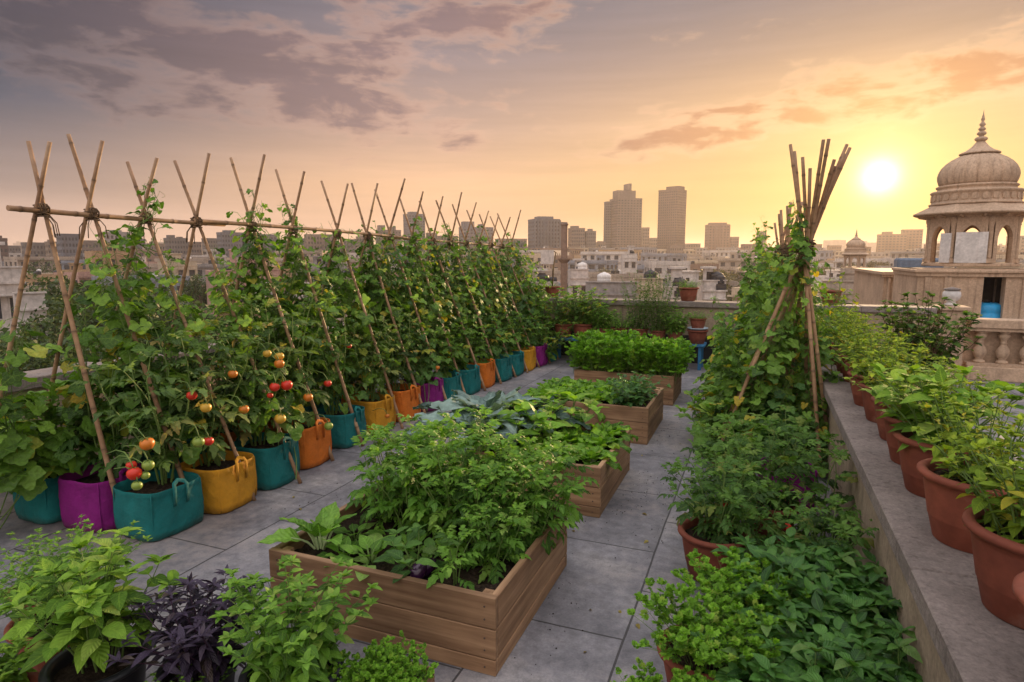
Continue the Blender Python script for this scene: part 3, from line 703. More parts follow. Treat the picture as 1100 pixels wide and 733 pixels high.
# bed 2
P_kale = [rosette('kale', 'kale', 20, .3, .12, (1.35, .5), 'stem_pale', .008, .5) for _ in range(2)]
for i, (x, y, s_, t_) in enumerate([(-1.98, 4.5, 1.75, 'large blue green kale at the left of the second bed, biggest of the kale'), (-1.74, 4.7, 1.4, 'blue green kale at the rear middle of the second bed'), (-1.92, 4.14, 1.55, 'blue green kale in the near left corner of the second bed')]):
    place(P_kale[i % 2], 'kale', (x, y, SZ), R.uniform(0, 6), s_, t_, 'kale', 'blue kale in the second bed')
P_let = [rosette('lettuce', 'lettuce', 20, .17, .05, (1.35, .1), 'stem_pale', .006, .45) for _ in range(4)]
P_leafy = [bush('broad', 'lettuce', 9, .26, .14, .14, 5, .05, .2, (.5, -.2), .35, False, .006, tip=4) for _ in range(2)]
for i, (x, y, s_) in enumerate([(-1.6, 4.2, 1.25), (-1.32, 4.12, 1.3), (-1.06, 4.18, 1.1), (-1.62, 4.45, 1.3), (-1.34, 4.45, 1.35), (-1.08, 4.5, 1.25), (-1.38, 4.78, 1.35), (-1.08, 4.8, 1.2)]):
    place(P_let[i % 4] if i % 3 else P_leafy[i % 2], 'lettuce', (x, y, SZ), R.uniform(0, 6), s_, 'broad leaved bright green lettuce in the crowded right part of the second bed', 'lettuce', 'lettuces in the second bed')
# bed 3
for i, (x, y) in enumerate([(-1.98, 5.88), (-1.72, 5.9), (-1.48, 5.95), (-1.98, 6.15), (-1.72, 6.2), (-1.46, 6.2), (-1.98, 6.45), (-1.7, 6.5), (-1.44, 6.48), (-1.2, 6.5)]):
    place(P_let[i % 4], 'lettuce', (x, y, SZ), R.uniform(0, 6), R.uniform(1.15, 1.4), 'curly light green lettuce in the crowded left part of the third bed', 'lettuce', 'lettuces in the third bed')
P_pot = bush('broad', 'spinach', 16, .3, .22, .075, 8, .1, .2, (.5, -.2), .25, True, .004, tip=4)
for x, y, t_ in ((-1.14, 5.92, 'low dark leafy bush at the near right corner of the third bed'), (-1.12, 6.26, 'low dark leafy bush at the right side of the third bed, behind another like it')):
    place(P_pot, 'potato_plant', (x, y, SZ), R.uniform(0, 6), 1, t_, 'leafy plant', 'dark leafy bushes in the third bed')
# bed 4
P_cel = [bush('parsley', 'celery', 26, .42, .1, .085, 7, .1, .3, (.9, .1), .3, False, .0035, tip=4, jit=.03, side=.2) for _ in range(3)]
k = 0
for x in np.linspace(-2.04, -.95, 7):
    for y in (7.46, 7.68, 7.9, 8.08):
        place(P_cel[k % 3], 'celery', (x + R.uniform(-.03, .03), y, SZ), R.uniform(0, 6), R.uniform(.9, 1.1), 'upright pale green celery plant in the dense block filling the farthest bed', 'celery', 'celery block in the farthest bed'); k += 1

# ------------------------------------------------------------------ left trellis
tr = empty('bamboo_trellis', (-4, 6.3, 0), 0, 'long bamboo trellis of lashed crossed poles with one rail along the left side', 'trellis')
CY_ = [2.48, 2.78, 3.16, 3.58, 4.14, 4.64, 5.28, 5.8, 6.25, 6.75, 7.25, 7.75, 8.25, 8.7, 9.15, 9.6, 10.0]
SKIP = 0
railz = lambda y: 2.02 - .0155 * (y - 2.3)
TO = np.array([-4, 6.3, 0.])
for i, (ya, yb) in enumerate([(2.3, 3.85), (3.55, 6.6), (6.3, 10.15)]):
    off = .012 * (i % 2); bamboo_part(tr, np.array([-4 + off, ya, railz(ya) + .0 + off]) - TO, np.array([-4 + off, yb, railz(yb) + off]) - TO, .0165, .0145, 'rail')
FEET = []
fx = [-3.72, -3.5, -3.34, -3.28, -3.4, -3.42, -3.4, -3.4, -3.4, -3.38, -3.38, -3.36, -3.34, -3.3, -3.28, -3.25, -3.25]
for i, y in enumerate(CY_):
    c = np.array([-4, y, railz(y) + .005]); ex = R.uniform(.5, .62) if i > 3 else (.42, .46, .4, .5)[i]
    q_ = max(0, 1 - i / 8); f1 = np.array([fx[i] + .1 * (1 - q_), y + R.uniform(-.02, .06) + .15 * q_, 0]); f2 = np.array([-4.66 + R.uniform(-.06, .06), y + R.uniform(-.08, .04) - .2 * q_, 0])
    for f_, sx in ((f1, .02), (f2, -.02)):
        d = (c + (0, sx * 1.1, 0) - f_); d = d / d[2]
        tip = f_ + d * (c[2] + ex * R.uniform(.88, 1.08)); bamboo_part(tr, f_ - TO, tip - TO, .0155 * R.uniform(.85, 1.1), .0115)
    lashing(tr, c - TO, (0, 1, 0), .034, 5, .05); lashing(tr, c - TO + (0, 0, -.01), (0, 0, 1), .034, 5, .07)
    FEET.append((f1, f2, c))
# grow bags
def bag_group(): return 'coloured fabric grow bags along the trellis'
bags = [('teal', -3.56, 2.75, 'teal grow bag with a strap handle, nearest the aisle at the near trellis end'),
        ('yellow', -3.52, 3.19, 'bright yellow grow bag standing between two teal ones near the front'),
        ('teal', -3.53, 3.66, 'teal grow bag between the near yellow bag and the orange bag'),
        ('orange', -3.57, 4.13, 'front orange grow bag just beyond the near yellow and teal pair'),
        ('teal', -3.64, 4.72, 'teal grow bag just beyond the first orange bag'),
        ('yellow', -3.62, 5.22, 'amber grow bag between a teal bag and an orange bag, mid front row'),
        ('orange', -3.6, 5.72, 'orange grow bag right before the purple one in mid row'),
        ('purple', -3.58, 6.2, 'purple grow bag half way along the front row'),
        ('teal', -3.56, 6.66, 'teal grow bag just beyond the mid row purple bag'),
        ('teal', -3.53, 7.12, 'second teal grow bag beyond the mid row purple bag'),
        ('orange', -3.5, 7.58, 'orange grow bag beyond two teal ones, far part of the row'),
        ('teal', -3.46, 8.05, 'teal grow bag directly beyond the far orange bag'),
        ('teal', -3.43, 8.5, 'teal grow bag directly before the far yellow bag'),
        ('yellow', -3.4, 8.95, 'yellow grow bag at the far end beside the last purple one'),
        ('purple', -3.37, 9.4, 'purple grow bag second from the far end of the row'),
        ('teal', -3.34, 9.85, 'teal grow bag last at the far end of the row'),
        ('purple', -3.99, 2.7, 'purple grow bag between two teal ones at the near left'),
        ('teal', -4.43, 2.66, 'dark teal grow bag farthest left, against the low wall'),
        ('teal', -4.1, 3.3, 'teal grow bag in the shade behind the near yellow one'),
        ('orange', -4.1, 3.85, 'orange grow bag in the shade behind the second teal one'),
        ('orange', -4.12, 4.4, 'orange grow bag in the shade behind the front orange one'),
        ('teal', -4.12, 5.0, 'teal grow bag in the shade of the rear row'), 
        ('orange', -4.1, 5.55, 'orange grow bag in the rear row behind the amber one')]
for c, x, y, lb in bags:
    place(bag_proto(c, R.uniform(.195, .21), R.uniform(.31, .35)), 'grow_bag', (x, y, 0), R.uniform(-.12, .12), 1, lb, 'grow bag', bag_group())
# tomato plants in the near bags, fruit as parts
P_tt = [bush('tomato', 'tomato_dry', 7, h_, .3, .2, 13, .05, .24, (.3, -.4), .12, False, .007, tip=4, flat=1.2, side=.3, jit=.07) for h_ in (1.05, .95, 1.0)]
P_td = [bush('tomato', 'tomato', 7, h_, .28, .19, 12, .05, .22, (.3, -.4), .12, False, .007, tip=4, flat=1.2, side=.25, jit=.07) for h_ in (1.1, 1.0)]
TPL = [(-3.62, 2.85, 1.15, 0, 'ripening tomato plant in the nearest teal bag'), (-3.64, 3.22, 1.2, 1, 'tomato plant with worn leaves in the near yellow bag'), (-3.64, 3.7, 1.2, 2, 'tomato plant with worn leaves in the teal bag beyond the yellow one'),
       (-3.68, 4.15, 1.2, 0, 'red fruited tomato plant in the front orange bag'), (-3.7, 4.72, .95, 3, 'dark green tomato plant in the teal bag beyond the orange one'), (-4.0, 2.78, 1.0, 4, 'dark tomato plant in the near purple bag'),
       (-4.1, 3.35, 1.1, 3, 'dark tomato plant in the shaded teal bag behind the yellow one'), (-4.1, 3.9, 1.15, 4, 'dark tomato plant in the shaded orange bag, nearer of two'), (-4.1, 4.45, 1.15, 3, 'dark tomato plant in the shaded orange bag, farther of two'), (-3.66, 5.25, .95, 1, 'worn tomato plant in the amber bag'), (-3.66, 5.75, .95, 2, 'worn tomato plant in the orange bag before the purple one')]
tplants = [place((P_tt + P_td)[k_], 'tomato_plant', (x, y, .26), R.uniform(0, 6.3), s_, lb, 'tomato plant', 'tomato plants in the grow bags') for x, y, s_, k_, lb in TPL]
def fruit(px, py, X, mat, r=.036):
    r *= .86; p = atX(px, py, X); pl = min(tplants, key=lambda o: (o.location.x - p[0]) ** 2 + (o.location.y - p[1]) ** 2)
    m = MB(); m.lathe([(r * .12, -r * .86), (r * .55, -r * .74), (r * .9, -r * .35), (r, .0), (r * .9, r * .42), (r * .6, r * .72), (r * .25, r * .8), (r * .05, r * .74)], 20, mod=lambda t, i, z: 1 + .025 * cos(5 * t))
    for k_ in range(5):
        d = leafdir(k_ * 1.257, .2); m.face([m.vert((0, 0, r * .76)), m.vert(d * r * .4 + np.cross(d, UPZ) * r * .15 + (0, 0, r * .8)), m.vert(d * r * .85 + (0, 0, r * .55)), m.vert(d * r * .4 - np.cross(d, UPZ) * r * .15 + (0, 0, r * .8))], 1)
    a = pl.rotation_euler.z; bx, by = -cos(-a), -sin(-a)
    m.tube([(0, 0, r * .75), (bx * .004, by * .004, r * 1.3), (bx * .03, by * .03, r * 2.2 + .01), (bx * .09, by * .09, r * 2.2 + .02), (bx * .17, by * .17, r * 2 + .0)], .0028, 5, 1)
    o = m.build('tomato', [MAT[mat], MAT['stem']], pl); q = p - np.array(pl.location); s_ = pl.scale[0]
    o.location = ((q[0] * cos(a) + q[1] * sin(a)) / s_, (-q[0] * sin(a) + q[1] * cos(a)) / s_, q[2] / s_); o.rotation_euler = (R.uniform(-.2, .2), R.uniform(-.2, .2), 0)
for px, py, X, mt, r in [(158, 477, -3.28, 'orangetom', .042), (144, 509, -3.28, 'redtom', .042), (141, 500, -3.33, 'redtom', .03), (159, 500, -3.26, 'greentom', .035), (156, 511, -3.25, 'greentom', .026), (147, 522, -3.24, 'greentom', .03),
                         (213, 475, -3.24, 'greentom', .038), (224, 474, -3.26, 'redtom', .033), (221, 438, -3.24, 'yellowtom', .036), (295, 416, -3.24, 'redtom', .036), (308, 414, -3.22, 'redtom', .042), (300, 391, -3.24, 'orangetom', .036), (300, 383, -3.28, 'yellowtom', .034),
                         (331, 427, -3.24, 'orangetom', .036), (301, 450, -3.22, 'yellowtom', .04), (353, 458, -3.24, 'greentom', .036), (290, 425, -3.28, 'redtom', .022), (287, 380, -3.3, 'yellowtom', .03), (416, 447, -3.28, 'orangetom', .03), (375, 372, -3.45, 'redtom', .03), (470, 395, -3.35, 'orangetom', .032), (250, 402, -3.4, 'orangetom', .032), (206, 425, -3.35, 'redtom', .034), (352, 412, -3.35, 'redtom', .032), (262, 440, -3.3, 'orangetom', .034)]:
    fruit(px, py, X, mt, r)
# climbing vines on each pole
vec0 = np.array([-.65, 0, 2.0])
P_cl = [climber(k_, ('vine_pale', 'vine_dark', 'vine', 'vine_pale', 'vine_dark')[int(lf * 1000) % 5], vec0, lf, .055, .2, 2, .66, droop=.55, inward=(-.1, 0, 0), flowers=fl, h0=.2) for k_, lf, fl in (('palm', .125, None), ('palm3', .105, None), ('palm', .115, None), ('trifol', .17, None), ('palm3', .115, None))]
P_lo = [climber(k_, 'vine' if fr > .8 else 'vine_pale', vec0 * 1.0, lf, .055, .24, 3, .6, droop=.5, inward=(-.08, 0, 0), frac=fr, flowers=None, tendrils=True, h0=.26) for k_, lf, fr in (('palm', .17, .78), ('palm', .15, .84), ('palm3', .14, .92))]
P_hi = [climber(k_, 'vine_pale' if k_ == 'trifol' else 'vine_dark' if k_ == 'palm3' else 'vine', vec0, lf, .05, .22, 2, .72, droop=.5, inward=(-.1, 0, 0), flowers=None, h0=.17) for k_, lf in (('palm', .115), ('trifol', .16), ('palm3', .1), ('palm', .105))]
G_v = 'vines climbing the long bamboo trellis'
vl = {0: ('large leaved squash vine low on the near end of the trellis', 'squash vine'), 1: ('leafy bean vine climbing the middle of the long trellis', 'climbing vine'), 2: ('dense leafy vine reaching the rail at the far end of the long trellis', 'climbing vine')}
for i, (f1, f2, c) in enumerate(FEET):
    near = i < 4
    for sd, f_ in ((0, f1), (pi, f2)):
        if near and sd == 0 and i in (0, 2): continue
        pr = R.choice(P_lo) if near else (R.choice(P_cl) if i < 8 else R.choice(P_hi))
        if near: pr = P_lo[2] if sd == 0 else P_lo[i % 3]
        kind = 0 if near else 1 if i < 8 else 2
        place(pr, 'climbing_vine', (f_[0] + ((-.12 if i < 4 else -.2) if sd == 0 else .12), f_[1] + R.uniform(-.03, .1), .0 if sd else .05), sd + R.uniform(-.1, .1), R.uniform(.94, 1.03) if not near else R.uniform(.92, 1.0), vl[kind][0], vl[kind][1], G_v)
        if i >= 7 and sd == 0:
            place(R.choice(P_hi), 'climbing_vine', (f_[0] + R.uniform(-.2, .0), f_[1] + .22, .05), R.uniform(-.2, .2), R.uniform(.9, .98), vl[kind][0], vl[kind][1], G_v)
    if i >= 4:
        place(P_lo[i % 2], 'climbing_vine', (-4.0 + R.uniform(-.1, .1) + .3, c[1] + .25, .05), R.uniform(-.3, .3), R.uniform(1., 1.15), vl[1 if i < 8 else 2][0], vl[1 if i < 8 else 2][1], G_v)
# a few shoots round the lashings
P_sh = [climber('palm3', 'vine', (0.02, .05, .5), .09, .05, .07, 1, .6, droop=.3, stem_r=.003) for _ in range(3)]
for i in (2, 4, 5, 9, 11, 13):
    place(P_sh[i % 3], 'vine_shoot', (-3.97, CY_[i] - .02, railz(CY_[i]) - .25), R.uniform(0, 6), R.uniform(.9, 1.15), 'leafy vine shoot curling round a lashed crossing of the long trellis', 'vine shoot', 'vine shoots at the trellis crossings')
P_up = [climber('palm', 'vine_pale', (-.3, 0, .95), .125, .055, .1, 1, .9, h0=.0, droop=.5, stem_r=.003), climber('palm', 'vine', (-.3, 0, .95), .105, .045, .12, 2, .8, h0=.0, droop=.5, stem_r=.003), climber('palm3', 'vine_pale', (-.3, 0, .95), .1, .045, .12, 2, .9, h0=.0, droop=.4, stem_r=.003)]
for i, (f1, f2, c) in enumerate(FEET):
    for sd, f_ in ((0, f1), (pi, f2)):
        if i < 1 or (i < 4 and sd == pi and i != 2) or (i > 10 and sd): continue
        q = f_ + (c - f_) * .55
        place(P_up[(i + (sd > 0)) % 3 if i > 2 else 0], 'climbing_vine', (q[0] - (.11 if i > 3 and sd == 0 else 0), q[1] + (.06 if i > 3 else 0), q[2]), math.atan2(-(c - f_)[1], -(c - f_)[0]), R.uniform(.85, 1.12) * (.9 if i < 4 else 1.), vl[0 if i < 4 else 1 if i < 8 else 2][0].replace('low on', 'reaching up') if i < 4 else vl[1 if i < 8 else 2][0], 'climbing vine', G_v)
# plants filling the remaining bags
P_bean = [bush('trifol', 'vine', 8, h_, .26, .15, 8, .06, .2, (.4, -.4), .3, False, .005, tip=4, side=.3) for h_ in (.6, .75)]
P_lf = bush('palm', 'vine', 6, .55, .32, .17, 6, .05, .2, (.5, -.3), .5, False, .006, tip=3)
for i, (c, x, y, lb) in enumerate(bags):
    if i in (0, 1, 2, 3, 4, 5, 6, 16, 18, 19, 20): continue
    place(P_lf if i == 17 else P_bean[i % 2], 'bean_plant', (x - .05, y, .26), R.uniform(0, 6), 1.1 if i == 17 else R.uniform(.85, 1.1), ('broad leaved squash plant in the farthest left teal bag' if i == 17 else 'leafy bean plant rooted in a grow bag in the far part of the row'), 'squash plant' if i == 17 else 'bean plant', None if i == 17 else 'bean plants in the far grow bags')
place(P_lf, 'squash_plant', (-4.75, 2.75, .0), 1, 1.15, 'broad leaved squash plant by the low wall at the left edge', 'squash plant')

# ------------------------------------------------------------------ right hand teepees of poles
def teepee(x, y, feet, ztie, label, ext, tips=None):
    e = empty('pole_teepee', (x, y, 0), 0, label, 'bean teepee', 'bamboo teepees beside the pot wall'); o = np.array([x, y, 0])
    for k_, (fx_, fy_) in enumerate(feet):
        f_ = np.array([fx_, fy_, 0]) - o; a = math.atan2(f_[1], f_[0]) + pi
        c = np.array([cos(a + 1.2) * .03, sin(a + 1.2) * .03, ztie]); d = (c - f_) / ztie
        bamboo_part(e, f_, f_ + d * (ztie + ext[k_ % len(ext)]), .0165, .013)
    lashing(e, (0, 0, ztie), (0, 0, 1), .062, 8, .1); lashing(e, (0, 0, ztie - .02), (.2, .1, 1), .066, 5, .16)
    return e
teepee(.33, 5.75, [(-.3, 5.36), (.52, 5.36), (.28, 6.25), (-.24, 5.8), (.0, 6.15), (.46, 6.1), (.5, 5.8), (-.1, 5.95), (.62, 5.6), (-.34, 5.55), (.2, 6.3)], 1.84, 'tall bamboo teepee of many poles with a thick lashed knot, nearest of the teepees', (.82, .78, .8, .72, .66, .6, .7, .62))
teepee(.24, 7.1, [(-.2, 6.85), (.46, 6.85), (-.2, 7.45), (.46, 7.45), (.1, 6.7)], 1.8, 'second bamboo teepee wrapped in vines behind the nearest one', (.5, .42, .38, .45))
teepee(.2, 8.4, [(-.2, 8.15), (.44, 8.15), (-.2, 8.7), (.44, 8.7)], 1.8, 'third bamboo teepee buried in vines, farthest from the camera', (.45, .35, .4))
vt = np.array([.5, .33, 1.84])
P_tp = [climber(k_, 'vine_pale' if k_ != 'palm3' else 'vine', (.52, 0, 1.8), lf, .052, .24, 3, .7, droop=.5, flowers=fl, h0=.03) for k_, lf, fl in (('palm', .12, None), ('trifol', .16, None), ('palm3', .11, None))]
P_tlo = [climber('palm', 'vine_dark', (.4, 0, 1.6), .17, .06, .22, 3, .6, droop=.5, frac=.7), climber('palm3', 'vine', (.4, 0, 1.6), .13, .05, .24, 3, .7, droop=.5, frac=.85)]
G_t = 'vines on the bamboo teepees'
for (cx_, cy_, ang, s_, k_) in [(.33, 5.75, 2.6, .95, 3), (.33, 5.75, 3.6, .9, 4), (.33, 5.75, 4.3, .72, 3), (.33, 5.75, 5.2, .62, 4), (.33, 5.75, 1.8, 1., 1), (.33, 5.75, .8, .95, 2), (.33, 5.75, 3.1, .98, 0), (.33, 5.75, 4.0, .6, 3),
                                (.24, 7.1, 3.6, 1.05, 0), (.24, 7.1, 4.4, 1.0, 1), (.24, 7.1, 2.6, 1.06, 2), (.24, 7.1, 5.4, 1.0, 0), (.24, 7.1, 1.2, 1., 1), (.24, 7.1, 3.1, 1.05, 4), (.24, 7.1, .3, 1.05, 2),
                                (.2, 8.4, 3.6, 1.06, 0), (.2, 8.4, 4.4, 1.05, 2), (.2, 8.4, 2.6, 1.05, 1), (.2, 8.4, 5.5, 1.03, 0), (.2, 8.4, 1.0, 1., 2), (.2, 8.4, 3.1, 1.1, 4), (.25, 6.4, 3.14, .95, 1), (.25, 7.8, 3.14, 1., 1), (.25, 9.2, 3.6, .9, 0), (.25, 9.2, 2.6, .8, 1)]:
    pr = (P_tp + P_tlo)[k_]
    place(pr, 'climbing_vine', (cx_ + cos(ang) * .52 * s_, cy_ + sin(ang) * .52 * s_, .0), ang + pi, s_, 'leafy vine covering the %s bamboo teepee beside the pot wall' % ('nearest' if cy_ < 6 else 'second' if cy_ < 7.5 else 'farthest'), 'climbing vine', G_t + (' nearest' if cy_ < 6 else ' second' if cy_ < 7.5 else ' farthest'))
for k_, (x, y, z, a_) in enumerate([(.05, 6.0, 1.15, 2.8), (-.02, 6.7, 1.2, 3.4), (.1, 7.3, 1.35, 3.1), (.1, 6.6, 1.55, 2.4), (-.15, 5.6, .6, 3.3), (.12, 8.3, 1.4, 3.), (-.2, 6.3, .7, 3.5), (.3, 5.8, 1.5, 4.4)]):
    o = place(P_up[k_ % 3], 'vine_shoot', (x, y, z), a_ + pi, R.uniform(.6, .8), 'loose leafy vine shoot straying from the side of the bamboo teepees', 'vine shoot', 'loose shoots on the teepees')
for x, y, ang, s_ in ((-.28, 5.5, 0, .95), (-.4, 6.1, 1, 1.), (-.2, 5.2, 2, .8)):
    place(P_lf, 'squash_plant', (x, y, 0), ang, s_, 'broad leaved squash plant spilling from the foot of the nearest teepee towards the path', 'squash plant', 'squash plants at the teepee foot')

# ------------------------------------------------------------------ right hand ground pots
P_pot17, P_pot15, P_pot19, P_pot13 = pot_proto(.17, .24), pot_proto(.15, .22), pot_proto(.19, .28), pot_proto(.12, .17)
P_potb = pot_proto(.17, .25, 'black_plastic', .03, taper=.78)
G_rp = 'terracotta pots on the floor right of the path'
P_tr = [bush('tomato', 'tomato', 9, h_, .26, .17, 8, .07, .2, (.4, -.35), .12, False, .005, tip=4, side=.25) for h_ in (.42, .36, .46)]
place(P_pot19, 'plant_pot', (-.17, 3.42, 0), 0, .95, 'terracotta pot under tomato leaves on the floor by the path', 'plant pot', G_rp)
place(P_pot17, 'plant_pot', (.36, 3.3, 0), 0, 1, 'terracotta pot on the floor against the pot wall, among dark leaves', 'plant pot', G_rp)
place(P_pot17, 'plant_pot', (.12, 4.05, 0), 0, 1, 'terracotta pot deep in the shade between tomato plants', 'plant pot', G_rp)
place(bag_proto('purple', .17, .3, False), 'grow_bag', (.24, 4.62, 0), .2, 1, 'dark purple grow bag at the foot of the nearest teepee', 'grow bag')
for i, (x, y, z, s_) in enumerate([(-.17, 3.42, .22, 1.), (.36, 3.3, .2, .9), (.12, 4.05, .2, 1.1), (.24, 4.62, .24, 1.), (-.2, 4.1, 0, 1.1), (.42, 4.0, 0, 1.2), (-.15, 4.7, 0, 1.2), (.05, 3.55, .1, .95), (-.1, 3.75, .1, 1.05)]):
    o = place(P_tr[i % 3], 'tomato_plant', (x, y, z), R.uniform(0, 6), s_, 'low dark tomato plant in the shaded thicket between the path and the pot wall', 'tomato plant', 'low tomato plants right of the path')
    if i in (4, 7):
        m = MB(); r = .026; m.lathe([(r * .12, -r * .86), (r * .55, -r * .74), (r * .9, -r * .35), (r, .0), (r * .9, r * .42), (r * .6, r * .72), (r * .05, r * .74)], 16); m.build('tomato', MAT['redtom'], o, None, (-.12, -.1, .2)); 
P_par = [bush('parsley', 'parsley', 70, h_, .19, .052, 7, .12, .4, (.8, -.1), .3, False, .002, tip=6, jit=.05, side=.5) for h_ in (.24, .22, .2)]
place(P_pot17, 'plant_pot', (-.13, 2.36, 0), 0, 1.0, 'terracotta pot of curly parsley, nearer of the pair by the path', 'plant pot', G_rp)
place(P_par[0], 'parsley', (-.13, 2.36, .19), 0, .98, 'bright curly parsley in the nearer pot by the path', 'parsley', 'parsley right of the path')
place(P_pot15, 'plant_pot', (.02, 2.76, 0), 0, 1.05, 'terracotta pot of curly parsley, farther of the pair by the path', 'plant pot', G_rp)
place(P_par[1], 'parsley', (.0, 2.75, .18), 2, .95, 'bright curly parsley in the farther pot by the path', 'parsley', 'parsley right of the path')
def trough(name, label, x0, y0, x1, y1, h, mat, group=None):
    cx, cy = (x0 + x1) / 2, (y0 + y1) / 2; e = empty(name, (cx, cy, 0), 0, label, 'planter', group); w, d = (x1 - x0) / 2, (y1 - y0) / 2; m = MB(); t = .012
    for (a, b_, c_, d_) in ((-w, -d, w, -d + t), (-w, d - t, w, d), (-w, -d + t, -w + t, d - t), (w - t, -d + t, w, d - t)): m.av = R.random(); m.box(a, b_, 0, c_, d_, h, ch=.003)
    m.build('tray_body', MAT[mat], e, 'plank')
    m = MB(); g_ = [[m.vert(((-1 + i / 5) * (w - t), (-1 + j / 5) * (d - t), h - .04 + R.uniform(-.008, .008))) for j in range(11)] for i in range(11)]
    for i in range(10):
        for j in range(10): m.face((g_[i][j], g_[i + 1][j], g_[i + 1][j + 1], g_[i][j + 1]), 0, True)
    m.build('soil', MAT['soil'], e); return e
trough('planter_tray', 'black planting tray of spinach beside the pot wall, nearer of two', .1, 1.75, .52, 2.42, .16, 'black_plastic')
trough('planter_tray', 'black planting tray of spinach beside the pot wall, farther of two', .12, 2.5, .52, 3.05, .16, 'black_plastic')
P_sp = [bush('ovate', 'spinach', 12, .26, .16, .115, 5, .06, .15, (.5, -.15), .35, True, .004, tip=4) for _ in range(3)]
k = 0
for y0, y1, lb in ((1.84, 2.36, 'nearer'), (2.66, 3.04, 'farther')):
    for x in (.14, .28, .42, .5):
        for y in np.linspace(y0, y1, 4):
            place(P_sp[k % 3], 'spinach', (x + R.uniform(-.03, .03), y + R.uniform(-.03, .03), .12), R.uniform(0, 6), R.uniform(.85, 1.1), 'dark glossy leafy spinach plant in the %s black tray by the pot wall' % lb, 'spinach', 'spinach in the %s tray' % lb); k += 1
trough('planter_crate', 'small wooden crate of parsley at the bottom edge right of the path', -.33, 1.78, .0, 2.1, .16, 'wood_x')
for i, (x, y) in enumerate([(-.24, 2.0), (-.1, 2.02), (-.2, 1.88), (-.06, 1.86), (-.15, 1.95)]):
    place(P_par[i % 3], 'parsley', (x, y, .13), R.uniform(0, 6), .66, 'curly parsley clump in the wooden crate at the bottom edge', 'parsley', 'parsley in the bottom edge crate')

# ------------------------------------------------------------------ pots on the wall
G_wp = 'terracotta pots in a row on the planter wall'
P_pp = [bush('ovate', 'pepper', 30, h_ * .85, .19, .055, 11, .1, .12, (.6, -.4), .3, False, .0035, tip=6, side=1.) for h_ in (.38, .34, .42)]
P_pm = [bush('mint', 'pepper', 26, h_, .24, .055, 10, .09, .2, (.4, -.4), .2, True, .003, tip=5, side=.35) for h_ in (.3, .34)]
P_bb = bush('broad', 'basil', 20, .3, .22, .11, 7, .07, .2, (.6, -.25), .3, False, .005, tip=4, side=.3)
ys = [1.72, 2.16, 2.66, 3.18, 3.62, 4.06, 4.5, 4.95, 5.4, 5.85, 6.3, 6.75, 7.2, 7.65]
od = ['nearest', 'second', 'third', 'fourth', 'fifth', 'sixth', 'seventh', 'eighth', 'ninth', 'tenth', 'eleventh', 'twelfth', 'thirteenth', 'last']
kinds = [P_pp[0], P_pp[1], P_pp[2], P_bb, P_pm[0], P_pp[0], P_pm[1], P_pp[2], P_pm[0], P_pp[1], P_pp[0], P_pm[1], P_pp[2], P_pp[1]]
for i, y in enumerate(ys):
    x = .785 + R.uniform(-.02, .02)
    s_ = (.95, .95, .95, .92, .86, .84, .84, .82, .8, .82, .8, .8, .8, .8)[i]
    place(P_pot19, 'plant_pot', (x, y, .703), R.uniform(0, 6), s_, 'terracotta pot, %s from the camera on the planter wall' % od[i], 'plant pot', G_wp)
    if i: place(kinds[i], 'basil_plant' if i == 3 else 'herb_plant', (x, y, .703 + .22 * s_), R.uniform(0, 6), (1.0, 1.12, 1.02, 1.15, 1.05, 1.0, 1.05, 1.05, 1.05, 1.0, 1., 1., 1., 1.)[i] , ('broad leaved basil' if i == 3 else 'yellow green leafy herb') + ' growing in the %s pot along the planter wall' % od[i], 'basil' if i == 3 else 'herb', 'herbs in the wall pots')
# big shrubs by the balustrade
P_shr = [bush('broad', 'shrub', 60, h_, .5, .12, 18, .12, .06, (.5, -.5), .3, False, .007, 'stem_brown', tip=7, side=1., flat=1.0) for h_ in (.95, .8)]
P_pot26 = pot_proto(.25, .34)
place(P_pot26, 'plant_pot', (1.8, 8.5, 0), 0, 1, 'large terracotta tub on the terrace floor behind the wall pots', 'plant pot')
place(P_shr[0], 'garden_shrub', (1.76, 8.5, .3), 0, 1.0, 'wide dark leaved shrub in front of the balustrade post', 'shrub')
place(P_pot26, 'plant_pot', (.95, 8.9, 0), 0, 1, 'large terracotta tub hidden at the end of the planter wall', 'plant pot')
P_vs = climber('palm3', 'pepper', (0, 0, 1.15), .09, .04, .24, 3, .8, droop=.4)
place(P_vs, 'tall_vine', (.95, 8.9, .3), 0, 1.05, 'tall yellow green vine at the end of the planter wall by the farthest teepee', 'vine')
place(P_vs, 'tall_vine', (.62, 9.5, .3), 2, 1.0, 'yellow green vine behind the farthest teepee in front of the parapet', 'vine')
P_or = bush('narrow', 'pepper', 18, .5, .22, .09, 11, .06, .15, (.6, -.2), .2, False, .005, tip=4, side=.7)
place(P_pot19, 'plant_pot', (1.75, 7.5, 0), 0, 1, 'terracotta pot on the terrace floor before the dark shrub', 'plant pot')
place(P_or, 'herb_plant', (1.75, 7.5, .2), 0, 1, 'slender yellow green plant on the terrace before the dark shrub', 'herb')
place(P_or, 'herb_plant', (2.1, 8.1, .0), 2, 1.1, 'slender golden plant at the foot of the balustrade post', 'herb')

